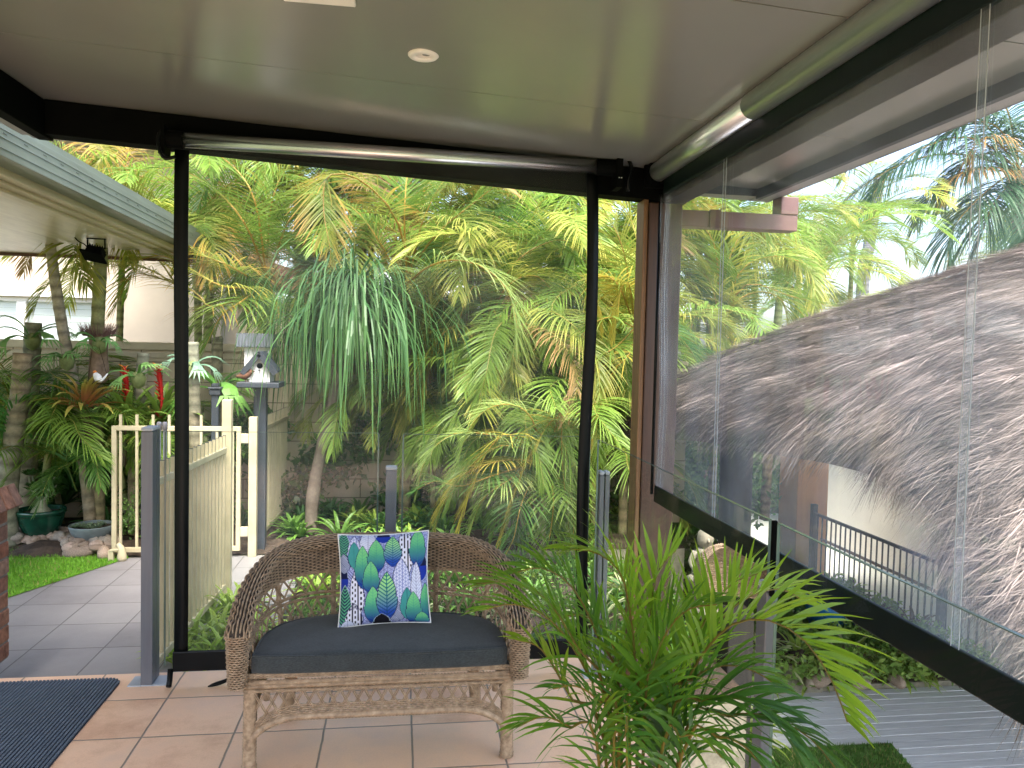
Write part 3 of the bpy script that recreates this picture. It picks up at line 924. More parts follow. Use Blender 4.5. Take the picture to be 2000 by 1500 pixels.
# brick pier
px_ = atz(19, 1338, 0)
BX, BY = at(22, 1250, px_.y + .36).x, px_.y
pier = thing('brick_pier', 'low red brown brick pier with a sloped brick cap at the left edge', 'brick pier', (BX - .2, BY + .1, 0))
rb = random.Random(12)
def bcol():
    return lerp(rb.choice([(0.22, 0.085, 0.05), (0.27, 0.12, 0.07), (0.15, 0.07, 0.05), (0.30, 0.17, 0.11)]), (0.19, 0.12, 0.09), rb.random() * .5)
mb = MB(); z = 0.008; row = 0
ztop = at(30, 1015, BY).z
while z < ztop - 0.05:
    x = BX; k = 0
    while x > BX - 0.5:
        Lb = 0.225 if (row + k) % 2 == 0 and not (k == 0 and row % 2) else 0.108
        j = rb.uniform(-.003, .003)
        mb.box(x - Lb, x + j, BY + j, BY + 0.108, z, z + 0.074, bcol()); x -= Lb + 0.010; k += 1
    yy = BY + 0.118; k = 0
    while yy < BY + 0.30:
        Lb = 0.225 if row % 2 == 0 else 0.11
        if k: Lb = .225
        Lb = min(Lb, BY + .34 - yy)
        if Lb < .03: break
        j = rb.uniform(-.003, .003)
        mb.box(BX - .108, BX + j, yy, yy + Lb, z, z + 0.074, bcol()); yy += Lb + .01; k += 1
    z += 0.085; row += 1
mb.build('brickwork', M['brick'], pier, bevel=0.006)
mb = MB(); mb.box(BX - .5, BX - .006, BY + .006, BY + .34, 0.0, z); mb.build('mortar_core', M['mortar'], pier)
mb = MB()
for k in range(5):
    Mx = Matrix.Translation((BX + .02, BY - .03 + k * 0.082, z + .0)) @ Matrix.Rotation(rad(-22), 4, 'Y') @ Matrix.Rotation(rb.uniform(-.02, .02), 4, 'X')
    mb.box(-0.22, 0.035, 0, 0.074, -0.015, 0.10, bcol(), M4=Mx)
for k in range(5):
    mb.box(BX - .56 + k * .082 - .1, BX - .49 + k * .082 - .1, BY - .03, BY + .37, z, z + .13, bcol())
mb.build('cap_course', M['brick'], pier, bevel=0.006)

# doormat
mb = MB()
mx0, mx1, my0, my1, rc_ = -2.35, -1.275, 2.55, 3.80, 0.06
def yext(x):
    e = 0
    if x > mx1 - rc_: e = rc_ - math.sqrt(max(0, rc_ ** 2 - (x - (mx1 - rc_)) ** 2))
    return my0 + e, my1 - e
x = mx1 - 0.002
while x > mx0:
    a, b = yext(x - .003); c_, d_ = yext(x - .010)
    y0 = max(a, c_); y1 = min(b, d_)
    mb.box(x - .0105, x - .001, y0, y1, 0.004, 0.0115, mi=0)
    x -= 0.0162
vs = []
outl = [(mx0, my0), (mx1 - rc_, my0)] + [(mx1 - rc_ + rc_ * math.sin(t), my0 + rc_ - rc_ * math.cos(t)) for t in [i * math.pi / 16 for i in range(1, 9)]] + [(mx1 - rc_ + rc_ * math.cos(t), my1 - rc_ + rc_ * math.sin(t)) for t in [i * math.pi / 16 for i in range(0, 9)]] + [(mx0, my1)]
n = len(outl)
mb.add([(x, y, 0.0008) for x, y in outl] + [(x, y, 0.0055) for x, y in outl], [tuple(range(n - 1, -1, -1)), tuple(range(n, 2 * n))] + [(i, (i + 1) % n, n + (i + 1) % n, n + i) for i in range(n)], mi=1)
tag(mb.build('doormat', [M['mat'], M['matgroove']]), 'navy blue ribbed doormat on the terracotta tiles by the brick pier', 'doormat')

# ================================================================== WICKER LOVESEAT
CX, Y0, AW, BD = -0.05, 2.93, 0.515, 0.45
seat = thing('wicker_loveseat', 'brown resin wicker two-seat sofa with curved woven back and arched skirt', 'loveseat', (CX, 3.15, 0))
def plan(s, a=AW, b=BD):
    """s in -1..1 along the U from left arm front over the back to right arm front"""
    th = s * math.pi / 2
    e = 2 / 3.2
    x = math.copysign(abs(math.sin(th)) ** e, s) * a
    y = abs(math.cos(th)) ** e * b
    return Vector((CX + x, Y0 + y, 0))
_N = 900
_pl = [plan(-1 + 2 * i / (_N - 1)) for i in range(_N)]
_cl = [0]
for i in range(1, _N): _cl.append(_cl[-1] + (_pl[i] - _pl[i - 1]).length)
ULEN = _cl[-1]
def U(q):
    """arc-length position and outward normal, q metres from the left arm front"""
    q = min(max(q, 0), ULEN)
    k = min(_N - 2, max(0, int(np.searchsorted(_cl, q)) - 1))
    f = (q - _cl[k]) / max(1e-9, _cl[k + 1] - _cl[k])
    p = _pl[k].lerp(_pl[k + 1], f)
    t = (_pl[min(_N - 1, k + 4)] - _pl[max(0, k - 4)]).normalized()
    return p, Vector((-t.y, t.x, 0)), t
def rimz(q):
    p, n, t = U(q)
    u = (p.y - Y0) / BD
    u = u * u * (3 - 2 * u)
    q2 = min(q, ULEN - q)
    return 0.595 - 0.028 * max(0, 1 - q2 / .10) ** 2 + 0.175 * (0.35 * ((p.y - Y0) / BD) + .65 * u)
SEATZ = 0.375
def shell(q, v, out=0.0):
    """v: 0 at seat frame .. 1 at rim"""
    p, n, t = U(q)
    z = SEATZ + (rimz(q) - SEATZ) * v
    return p + n * (-0.035 + 0.05 * v + out) + Vector((0, 0, z))
SP = 0.017
def weft(mb, fn, q0, q1, phase, r=0.0030, amp=0.0042, sides=4):
    """strand weaving over and under stakes spaced SP; fn(q, offset) -> point"""
    n = max(4, int((q1 - q0) / (SP / 2)))
    pts = []
    for i in range(n + 1):
        q = q0 + (q1 - q0) * i / n
        pts.append(fn(q, amp * math.sin(math.pi * q / SP + phase * math.pi)))
    mb.tube(pts, r, sides)
# rim roll (section ellipse, wefts along its length)
RR = 0.036
REXT = 0.056
def rimsec(q, ang, off):
    e = -q if q < 0 else (q - ULEN if q > ULEN else 0)
    p, n, t = U(q)
    th = min(1.5, e / RR)
    f = Vector((0, -1, 0))
    up = Vector((0, 0, math.cos(th))) + f * math.sin(th)
    c = p + n * 0.012 + Vector((0, 0, rimz(min(max(q, 0), ULEN)) - 0.016)) + f * (RR * math.sin(th)) + Vector((0, 0, -RR * (1 - math.cos(th))))
    ra, rb_ = 0.044 + off, 0.030 + off
    return c + n * (math.cos(ang) * ra) + up * (math.sin(ang) * rb_ + math.cos(ang) * -0.010 * math.cos(th))
mb = MB()
K = 19
for j in range(K):
    ang = rad(-70 + 320 * j / (K - 1))
    weft(mb, lambda q, o, a=ang: rimsec(q, a, o), -REXT, ULEN + REXT, j % 2, 0.0034, 0.0042)
mb.build('rim_weave', M['wicker'], seat, True)
mb = MB(); nq = 140; vs = []; fs = []
for i in range(nq + 1):
    q = -REXT + (ULEN + 2 * REXT) * i / nq
    for k in range(14): vs.append(rimsec(q, 2 * math.pi * k / 14, -0.004))
for i in range(nq):
    for k in range(14): fs.append((i * 14 + k, i * 14 + (k + 1) % 14, (i + 1) * 14 + (k + 1) % 14, (i + 1) * 14 + k))
mb.add(vs, fs)
# woven band under the rim (core)
def bandlow(q):   # v of the lower edge of the solid band
    return 0.66 + 0.06 * abs(2 * q / ULEN - 1) ** 3
vs = []; fs = []
for i in range(nq + 1):
    q = ULEN * i / nq
    for k in range(5):
        v = bandlow(q) + (0.97 - bandlow(q)) * k / 4
        vs.append(shell(q, v, 0.0))
for i in range(nq):
    for k in range(4): fs.append((i * 5 + k, i * 5 + k + 1, i * 5 + k + 6, i * 5 + k + 5))
mb.add(vs, fs)
mb.build('wicker_core', M['wickdark'], seat, True)
mb = MB()
rows = 17
for j in range(rows):
    fr = j / (rows - 1)
    weft(mb, lambda q, o, f=fr: shell(q, bandlow(q) + (0.93 - bandlow(q)) * f, o), 0.005, ULEN - 0.005, j % 2, 0.0032, 0.0042)
mb.build('back_band', M['wicker'], seat, True)
# mid rail (three twisted strands), lower rail
def twist(mb, fn, q0, q1, r, R, k=3, pitch=0.05, sides=5):
    n = int((q1 - q0) / 0.008)
    for s in range(k):
        pts = []
        for i in range(n + 1):
            q = q0 + (q1 - q0) * i / n
            a = 2 * math.pi * (q / pitch + s / k)
            pts.append(fn(q, R * math.cos(a), R * math.sin(a)))
        mb.tube(pts, r, sides)
mb = MB()
def raild(v):
    def f(q, o, z):
        return shell(q, v(q) if callable(v) else v, o) + Vector((0, 0, z))
    return f
twist(mb, raild(lambda q: 0.42 + 0.02 * abs(2 * q / ULEN - 1)), 0.01, ULEN - .01, 0.0038, 0.0045)
twist(mb, raild(lambda q: 0.37 + 0.02 * abs(2 * q / ULEN - 1)), 0.01, ULEN - .01, 0.0034, 0.004)
twist(mb, raild(lambda q: 0.64 + 0.06 * abs(2 * q / ULEN - 1) ** 3), 0.01, ULEN - .01, 0.0034, 0.004)
twist(mb, raild(0.06), 0.01, ULEN - .01, 0.004, 0.005)
twist(mb, raild(0.10), 0.01, ULEN - .01, 0.004, 0.005)
mb.build('back_rail', M['wicker'], seat, True)
# lattice
mb = MB()
stp = 0.050
q = -0.25
while q < ULEN + 0.25:
    for sgn in (-1, 1):
        for (dq, rr) in ((0, .0022), (0.0055, .0022)):
            for (va, vb, wsp) in ((0.09, 0.38, .052), (0.43, 0.66, .052)):
                pts = []
                for i in range(6):
                    f = i / 5
                    qq = q + dq + sgn * wsp * (f - .5) * 1.15
                    if qq < 0.004 or qq > ULEN - .004: continue
                    pts.append(shell(qq, va + (vb - va) * f, 0.0018 * sgn))
                if len(pts) >= 2: mb.tube(pts, rr, 4)
    q += stp
mb.build('back_lattice', M['wicker'], seat, True)
# wrapped uprights in the back
for q in (0.36, 0.60, 0.835, ULEN - 0.60, ULEN - 0.36, 0.14, ULEN - .14):
    mb = MB(); a = shell(q, 0.0, .014); b = shell(q, 0.62, .014)
    n = 46
    mb.tube([a.lerp(b, i / n) for i in range(n + 1)], [0.0115 if i % 2 else 0.0098 for i in range(n + 1)], 8)
    mb.build('back_upright', M['wicker'], seat, True)
# front arm columns: woven, oval section
def column_mesh(mb, side, z0, z1):
    p, n, t = U(0.0 if side < 0 else ULEN)
    cx = p.x + side * 0.012; cy = p.y - 0.030
    nz = int((z1 - z0) / 0.0085)
    m = 26
    for j in range(nz + 1):
        f = j / nz
        z = z0 + (z1 - z0) * f
        bulge = 1 + 0.30 * f
        pts = []
        for k in range(m + 1):
            a = 2 * math.pi * k / m
            o = 0.003 * (1 if (k + j) % 2 else -1)
            pts.append(Vector((cx + (0.031 * bulge + o) * math.cos(a), cy + (0.030 * bulge + o) * math.sin(a), z)))
        mb.tube(pts, 0.0038, 4, cap=False)
for sdn in (-1, 1):
    mb = MB(); column_mesh(mb, sdn, 0.335, 0.530)
    mb.build('arm_front', M['wicker'], seat, True)
    p, n, t = U(0.0 if sdn < 0 else ULEN)
    mb = MB(); mb.tube([(p.x + sdn * .012, p.y - .03, .33), (p.x + sdn * .012, p.y - .03, .45), (p.x + sdn * .012, p.y - .03, .545)], [.027, .030, .034], 14); mb.build('wicker_core', M['wickdark'], seat, True)
# seat base
LX0, LX1 = CX - 0.505, CX + 0.505
FY = 2.915
BYY = 3.34
mb = MB()
mb.box(LX0 + .01, LX1 - .01, FY + .015, BYY, 0.345, 0.372)
mb.build('seat_deck', M['wickdark'], seat, bevel=.01)
# apron plait: chevron strands along the front and the sides
def plait(mb, a, b, zc, nrm, hh=0.016, step=0.0125):
    a = Vector(a); b = Vector(b); L = (b - a).length; d = (b - a).normalized()
    n = int(L / step)
    for i in range(n):
        c = a + d * (i + .5) * step
        for sg in (-1, 1):
            p0 = c + Vector((0, 0, zc + sg * hh)) - d * 0.028 + nrm * 0.001
            p1 = c + Vector((0, 0, zc + sg * hh * .45)) + nrm * 0.008
            p2 = c + Vector((0, 0, zc - sg * hh * .12)) + d * 0.028 + nrm * 0.003
            mb.tube([p0, p1, p2], 0.0038, 4)
mb = MB()
plait(mb, (LX0, FY, 0), (LX1, FY, 0), 0.334, Vector((0, -1, 0)))
plait(mb, (LX0, BYY, 0), (LX0, FY, 0), 0.334, Vector((-1, 0, 0)))
plait(mb, (LX1, FY, 0), (LX1, BYY, 0), 0.334, Vector((1, 0, 0)))
for zz in (0.362, 0.371, 0.308):
    for (a, b, nn) in (((LX0, FY), (LX1, FY), (0, -1)), ((LX0, FY), (LX0, BYY), (-1, 0)), ((LX1, FY), (LX1, BYY), (1, 0))):
        A = Vector((a[0], a[1], zz)); B = Vector((b[0], b[1], zz)); N_ = Vector((nn[0], nn[1], 0)); L = (B - A).length; D = (B - A).normalized()
        twist(mb, lambda q, o, z, A=A, D=D, N_=N_: A + D * q + N_ * o + Vector((0, 0, z)), 0, L, 0.0032, 0.0036)
mb.build('apron', M['wicker'], seat, True)
# arch + skirt lattice
def archz(x, x0, x1, ztop=0.232, zlo=0.085):
    w = 0.20
    e = min(x - x0, x1 - x)
    if e >= w: return ztop
    e = max(e, 0)
    u = 1 - e / w
    return zlo + (ztop - zlo) * math.sqrt(max(0, 1 - u ** 2.0)) * (1) 
def arch_side(name, A, B, ztop, zlo):
    A = Vector(A); B = Vector(B); L = (B - A).length; D = (B - A).normalized(); N_ = Vector((D.y, -D.x, 0))
    def az(q): return archz(q, 0, L, ztop, zlo)
    qs = [L * (0.5 - 0.5 * math.cos(math.pi * i / 120)) for i in range(121)]
    path = [A + D * q + Vector((0, 0, az(q))) for q in qs]
    # resample evenly
    mb = MB()
    P = [path[0]]
    acc = 0
    for i in range(1, len(path)):
        seg = (path[i] - path[i - 1]).length
        k = max(1, int(seg / .005))
        for j in range(k): P.append(path[i - 1].lerp(path[i], (j + 1) / k))
    mb.tube(P, [0.0150 if (i % 2) else 0.0135 for i in range(len(P))], 10)
    for k in range(5):
        off = 0.014 + k * 0.0075
        Q = []
        for i, p in enumerate(P[::2]):
            Q.append(p + Vector((0, 0, off)) - N_ * -0.0 + N_ * (0.003 * (1 if (i + k) % 2 else -1)))
        mb.tube(Q, 0.0034, 4)
    mb.build('arch', M['wicker'], seat, True)
    mb = MB()
    q = -0.3
    zt = 0.305
    while q < L + .3:
        for sgn in (-1, 1):
            for dq in (0, .0065):
                pts = []
                for i in range(15):
                    z = zt - i * (zt - zlo) / 14
                    qq = q + dq + sgn * (zt - z) * 0.55
                    if qq < 0.0 or qq > L: break
                    if z < az(qq) + 0.03: 
                        pts.append(A + D * qq + Vector((0, 0, az(qq) + .03))); break
                    pts.append(A + D * qq + Vector((0, 0, z)) + N_ * .0018 * sgn)
                if len(pts) >= 2: mb.tube(pts, 0.0024, 4)
        q += 0.045
    mb.build('skirt_lattice', M['wicker'], seat, True)
arch_side('front', (LX0 + .015, FY + .004, 0), (LX1 - .015, FY + .004, 0), 0.205, 0.085)
arch_side('side', (LX0 + .015, BYY - .02, 0), (LX0 + .015, FY + .02, 0), 0.215, 0.09)
arch_side('side', (LX1 - .015, FY + .02, 0), (LX1 - .015, BYY - .02, 0), 0.215, 0.09)
for (x, y, dx, dy) in ((LX0 + .02, FY + .02, -.004, -.004), (LX1 - .02, FY + .02, .004, -.004), (LX0 + .13, BYY - .03, -.035, .05), (LX1 - .13, BYY - .03, .035, .05)):
    mb = MB(); n = 62
    mb.tube([(x + dx * (1 - i / n), y + dy * (1 - i / n), 0.35 * i / n + 0.001) for i in range(n + 1)], [(.029 if i < 5 else .0265) if i % 2 else .024 for i in range(n + 1)], 12)
    mb.build('leg', M['wicker'], seat, True)

# seat cushion
mb = MB()
def cush_outline(inset, n=80):
    pts = []
    for i in range(n + 1):
        p, nn, t = U(ULEN * i / n)
        pts.append(Vector((p.x, p.y, 0)) - nn * (0.036 + inset))
    # front corners
    pts = [Vector((p.x, max(p.y, 2.895 + inset), 0)) for p in pts]
    pts[0].y = 2.905 + inset; pts[-1].y = 2.905 + inset
    m = 30
    fr = [Vector((pts[-1].x + (pts[0].x - pts[-1].x) * k / m, 2.888 + inset + .012 * abs(2 * k / m - 1) ** 6, 0)) for k in range(1, m)]
    return pts + fr
lay = [(0.012, 0.377), (0.002, 0.382), (0.0, 0.392), (0.0, 0.438), (0.003, 0.447), (0.010, 0.4525), (0.04, 0.455), (0.09, 0.457), (0.14, 0.458)]
rings = []
for ins, z in lay:
    if ins > .03:
        o = [p.lerp(Vector((CX, 3.12, 0)), ins * 3.2) for p in cush_outline(.010)]
    else: o = cush_outline(ins)
    rings.append([Vector((p.x, p.y, z - 0.004 * math.sin(p.x * 9) * (1 if z > .44 else 0) - (0.005 * (1 - ((p.x - CX) / .5) ** 2) if z > .44 else 0))) for p in o])
n = len(rings[0]); vs = [p for r in rings for p in r]; fs = []
for j in range(len(rings) - 1):
    for i in range(n): fs.append((j * n + i, j * n + (i + 1) % n, (j + 1) * n + (i + 1) % n, (j + 1) * n + i))
c0 = len(vs); vs.append(Vector((CX, 3.13, 0.455)))
for i in range(n): fs.append(((len(rings) - 1) * n + i, (len(rings) - 1) * n + (i + 1) % n, c0))
fs.append(tuple(range(n - 1, -1, -1)))
mb.add(vs, fs)
_o = cush_outline(.004)
mb.tube([Vector((p.x, p.y, .4475 - 0.005 * (1 - ((p.x - CX) / .5) ** 2))) for p in _o + _o[:1]], .0038, 6, cap=False)
tag(mb.build('seat_cushion', M['cushion'], None, True), 'long charcoal grey fabric seat cushion lying in the wicker loveseat', 'seat cushion')

# throw pillow with printed leaves
NAVY = (0.006, 0.010, 0.055); COB = (0.012, 0.035, 0.33); LAV = (0.34, 0.39, 0.68); TEAL = (0.05, 0.28, 0.28); GR1 = (0.10, 0.48, 0.20); GR2 = (0.30, 0.64, 0.26)
leafs = [  # cx, cy, w, h, kind
 (.06, .86, .14, .34, 's2'), (.04, .52, .12, .30, 'n'), (.05, .68, .14, .2, 'h'), (.18, .80, .16, .36, 'l'), (.33, .93, .17, .26, 'w'), (.50, .97, .16, .14, 'n'),
 (.20, .36, .16, .52, 'b'), (.175, .77, .13, .28, 't'), (.74, .80, .17, .56, 'b'), (.27, .64, .17, .44, 'g'), (.42, .75, .18, .36, 'g'), (.60, .80, .18, .33, 's'),
 (.93, .62, .14, .30, 'n'), (.88, .82, .18, .42, 'g'), (.36, .52, .17, .34, 'g'), (.69, .47, .20, .46, 'l'), (.63, .14, .22, .22, 'h'), (.86, .44, .12, .44, 'w'), (.75, .22, .15, .34, 't'),
 (.97, .22, .14, .40, 'g'), (.38, .22, .18, .40, 'g'), (.53, .31, .21, .50, 's'), (.06, .22, .16, .44, 's2'), (.17, .10, .18, .30, 'b'), (.82, .16, .17, .36, 'g'), (.47, .03, .18, .18, 'k'), (.91, .05, .15, .14, 'g'), (.1, .02, .14, .1, 'w')]
def leaf_in(u, v, cx, cy, w, h):
    w *= 1.16; h *= 1.08
    y = (v - cy) / (h / 2)
    if abs(y) >= 1: return None
    wd = (1 - abs(y) ** 2.3) ** 0.75 * (0.86 if y > 0 else 1.0)
    if y > 0: wd *= (1 - 0.35 * y ** 3)
    x = (u - cx) / (w / 2)
    if abs(x) >= wd: return None
    return x, y, wd - abs(x)
def tri(u, v, s=26):
    a = (u * s) % 1; b = ((u * .5 + v * .866) * s) % 1; c = ((u * .5 - v * .866) * s) % 1
    return min(a, b, c) < 0.16
def pcol(u, v):
    base = LAV if not tri(u, v) else (0.16, 0.17, 0.38)
    c = base
    if 0.28 < v < .6 and u < .3: c = (0.10, .11, .30) if int(v * 60 + u * 60) % 2 else LAV
    for (cx, cy, w, h, k) in leafs:
        r = leaf_in(u, v, cx, cy, w, h)
        if r is None: continue
        x, y, e = r
        if e < 0.07: c = (0.02, 0.03, 0.10) if k not in ('n', 'k', 's2') else (0.4, .5, .6); continue
        rib = abs(x) < 0.035
        vein = ((y * 6.5 - abs(x) * 2.2) % 1)
        if k == 'g':
            c = lerp((0.010, 0.03, 0.26), GR1, min(1, max(0, (y + 0.75) / 1.2)))
            c = lerp(c, GR2, max(0, y) * .5)
            if vein < .14 or rib: c = lerp(c, (0.03, .22, .22), .55)
        elif k == 's':
            c = lerp((0.015, .06, .38), GR2, min(1, max(0, (y + .6) / 1.1)))
            if vein < .34 or rib: c = lerp((0.01, .02, .20), (0.01, .20, .16), (y + 1) / 2)
        elif k == 's2':
            c = (0.02, .05, .10) if vein < .6 else (0.10, .42, .22)
        elif k == 't': c = TEAL if not rib else (0.03, .18, .2)
        elif k == 'w':
            c = (0.62, .66, .82) if vein > .14 and not rib else (0.15, .17, .36)
        elif k == 'l': c = (0.62, .66, .84) if not tri(u, v, 30) else (0.20, .24, .52)
        elif k == 'n': c = COB if y < 0 else NAVY
        elif k == 'h': c = (0.10, .13, .26) if int(u * 90 + v * 90) % 2 else (0.4, .44, .6)
        elif k == 'k': c = (0.006, .006, .012)
        elif k == 'b':
            st = int(u * 62) % 2
            c = (0.010, .010, .03) if st and math.sin(int(u * 62) * 7.3 + int(v * 34) * 3.1) > -.55 else (0.68, .70, .84)
            if y > .55 and tri(u, v, 30): c = (.10, .1, .2)
    return c
PW, PH = 0.375, 0.375
def pil(u, v, side):
    x = (u - .5) * 2; y = (v - .5) * 2
    pinch = 1 - 0.055 * (1 - (abs(x) ** 2)) * (abs(y) ** 2)
    pinx = 1 - 0.06 * (1 - abs(y) ** 2) * (abs(x) ** 2)
    t = ((1 - abs(x) ** 2.4) * (1 - abs(y) ** 2.4)) ** 0.45 * 0.062
    t += 0.004 * math.sin(u * 9 + v * 4) * (1 - abs(x)) 
    return Vector((x * PW / 2 * pinx, -t if side > 0 else t, y * PH / 2 * pinch))
NP = 190
PM = Matrix.Translation((-0.052, 3.20, 0.640)) @ Matrix.Rotation(rad(-2.0), 4, 'Y') @ Matrix.Rotation(rad(-14), 4, 'X')
pt = thing('throw_pillow', 'square pillow printed with green and blue leaves, white piping, leaning on the sofa back', 'pillow', (-0.052, 3.20, 0.455))
for side in (1, -1):
    mb = MB(); NN = NP if side > 0 else 40
    vs = []; cs = []; fs = []
    for j in range(NN + 1):
        for i in range(NN + 1):
            u, v = i / NN, j / NN
            vs.append(PM @ pil(u, v, side)); cs.append(pcol(u if side > 0 else 1 - u, v))
    for j in range(NN):
        for i in range(NN):
            a = j * (NN + 1) + i
            fs.append((a, a + 1, a + NN + 2, a + NN + 1) if side > 0 else (a, a + NN + 1, a + NN + 2, a + 1))
    mb.add(vs, fs, cs)
    mb.build('printed_cover' if side > 0 else 'back_cover', M['pillow'], pt, True)
mb = MB(); pts = []
for e in range(4):
    for i in range(24):
        f = i / 24
        u, v = [(f, 0), (1, f), (1 - f, 1), (0, 1 - f)][e]
        pts.append(PM @ pil(u, v, 1))
pts.append(pts[0])
mb.tube(pts, 0.0038, 8, cap=False); mb.build('piping', M['white'], pt, True)

# ================================================================== POTTED PALM IN FRONT
KP = 0.575
PB = Vector((0.80 * KP, 2.36 * KP, 0.0))
pp = thing('potted_palm', 'green potted areca palm in the foreground right of the wicker seat', 'potted palm', PB)
mb = MB(); mb.lathe([(0.0, 0.005), (0.125, 0.005), (0.155, 0.19), (0.165, 0.2), (0.165, 0.215), (0.15, 0.215), (0.145, 0.18), (0, .18)], 32); mb.build('pot', simple('charcoal_pot', (0.05, 0.05, 0.052), None, 8, .5), pp, True, loc=(0, 0, 0))
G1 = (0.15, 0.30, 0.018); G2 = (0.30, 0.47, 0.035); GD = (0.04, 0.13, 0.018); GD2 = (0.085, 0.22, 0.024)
RC = (0.22, 0.17, 0.035)
rg = random.Random(77)
def pf(pix, leaf, **kw):
    pts = [at(a, b, y * KP) for a, b, y in pix]
    base = PB + Vector((rg.uniform(-.05, .05), rg.uniform(-.05, .05), 0.19))
    if kw.pop('root', True): pts = [base] + pts
    mb = MB()
    d = dict(n=26, w=0.011, droop=.35, ca=G1, cb=G2, rng=rg, start=.35, lift=.3, rach=.0065, rc=RC, segs=5)
    d.update(kw)
    d['w'] *= KP * .66; d['rach'] *= KP; d['start'] = .46 + .5 * d['start']; d['n'] = int(d['n'] * .95)
    d['w'] *= 1.35
    add_frond(mb, pts, leaf * KP * 1.3, **d)
    mb.build('frond', M['palm'], pp, loc=-PB)
# A : the great arch to the right, leaflets standing up
pf([(1290, 1470, 2.36), (1330, 1350, 2.34), (1385, 1260, 2.32), (1440, 1215, 2.3), (1510, 1214, 2.28), (1575, 1255, 2.26), (1625, 1330, 2.24), (1655, 1410, 2.22)], .235, n=30, start=.40, lift=.75, droop=.30, ca=G1, cb=G2, w=.0115, a0=62, a1=30)
# B : tall upright stem, arching to upper left
pf([(1246, 1400, 2.40), (1240, 1290, 2.42), (1232, 1200, 2.42), (1212, 1120, 2.42), (1165, 1080, 2.40), (1110, 1072, 2.36)], .22, n=30, start=.42, lift=.15, droop=.45, ca=G1, cb=G2)
# B2 leaflets standing up
pf([(1262, 1380, 2.45), (1268, 1250, 2.5), (1275, 1160, 2.52), (1290, 1110, 2.54), (1320, 1075, 2.56)], .23, n=22, start=.50, lift=.5, droop=.05, ca=G2, cb=(0.22, .42, .04), w=.013, a0=40, a1=12)
# C : lower right, dark
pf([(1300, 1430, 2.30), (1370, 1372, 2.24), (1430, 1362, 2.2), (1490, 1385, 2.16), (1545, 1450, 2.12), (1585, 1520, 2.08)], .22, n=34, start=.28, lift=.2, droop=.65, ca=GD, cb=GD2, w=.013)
# D : left, pointing towards the seat
pf([(1200, 1420, 2.38), (1155, 1330, 2.40), (1110, 1250, 2.42), (1060, 1200, 2.44), (1000, 1180, 2.46), (950, 1190, 2.47)], .22, n=26, start=.40, lift=.3, droop=.40, ca=G1, cb=GD2, w=.010)
pf([(1180, 1450, 2.30), (1120, 1370, 2.30), (1080, 1300, 2.30), (1050, 1262, 2.3), (1010, 1250, 2.31)], .17, n=18, start=.5, lift=.3, droop=.4, ca=G1, cb=G2, w=.010)
# E : middle fan going right
pf([(1300, 1400, 2.44), (1340, 1290, 2.5), (1390, 1190, 2.56), (1430, 1140, 2.6), (1480, 1120, 2.64)], .22, n=26, start=.4, lift=.5, droop=.2, ca=G1, cb=G2)
pf([(1300, 1420, 2.34), (1350, 1330, 2.34), (1410, 1300, 2.33), (1470, 1310, 2.32), (1520, 1340, 2.31)], .20, n=26, start=.36, lift=.45, droop=.45, ca=GD2, cb=G1)
# F : star at the bottom, dark
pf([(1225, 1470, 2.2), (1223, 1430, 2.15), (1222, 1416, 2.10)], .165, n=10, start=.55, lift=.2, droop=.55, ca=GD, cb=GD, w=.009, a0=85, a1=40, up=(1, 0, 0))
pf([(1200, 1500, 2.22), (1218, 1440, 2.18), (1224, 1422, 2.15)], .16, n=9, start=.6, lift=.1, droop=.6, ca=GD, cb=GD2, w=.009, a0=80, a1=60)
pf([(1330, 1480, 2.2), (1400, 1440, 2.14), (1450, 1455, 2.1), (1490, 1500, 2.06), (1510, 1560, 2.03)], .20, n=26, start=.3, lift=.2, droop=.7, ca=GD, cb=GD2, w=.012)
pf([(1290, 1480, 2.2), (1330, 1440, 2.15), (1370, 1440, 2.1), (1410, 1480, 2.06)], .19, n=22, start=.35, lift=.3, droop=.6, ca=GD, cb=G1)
pf([(1258, 1420, 2.3), (1275, 1300, 2.3), (1305, 1230, 2.28), (1345, 1190, 2.26), (1400, 1180, 2.24)], .20, n=26, start=.42, lift=.35, droop=.5, ca=GD2, cb=G1)
pf([(1230, 1430, 2.5), (1210, 1300, 2.58), (1180, 1230, 2.62), (1130, 1200, 2.66), (1080, 1215, 2.7)], .19, n=24, start=.42, lift=.3, droop=.5, ca=GD2, cb=G1)
pf([(1285, 1400, 2.5), (1320, 1290, 2.55), (1350, 1240, 2.6), (1400, 1215, 2.62)], .18, n=22, start=.42, lift=.4, droop=.5, ca=G1, cb=G2)
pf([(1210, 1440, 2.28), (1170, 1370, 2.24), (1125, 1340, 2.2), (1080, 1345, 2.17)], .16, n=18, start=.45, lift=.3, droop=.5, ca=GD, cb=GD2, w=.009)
pf([(1190, 1400, 2.36), (1130, 1270, 2.36), (1075, 1180, 2.38), (1010, 1140, 2.40), (930, 1140, 2.42)], .23, n=24, start=.42, lift=.1, droop=.35, ca=G1, cb=GD2, w=.010)
pf([(1215, 1400, 2.44), (1170, 1250, 2.46), (1120, 1150, 2.48), (1060, 1110, 2.5), (1000, 1120, 2.52)], .22, n=24, start=.45, lift=.35, droop=.4, ca=GD2, cb=G1, w=.010)
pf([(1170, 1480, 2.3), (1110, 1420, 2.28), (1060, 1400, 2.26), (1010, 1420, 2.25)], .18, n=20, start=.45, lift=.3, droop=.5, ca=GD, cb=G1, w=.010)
pf([(1310, 1400, 2.52), (1370, 1260, 2.58), (1440, 1180, 2.62), (1520, 1150, 2.66), (1580, 1180, 2.68)], .20, n=26, start=.4, lift=.5, droop=.4, ca=G1, cb=G2)
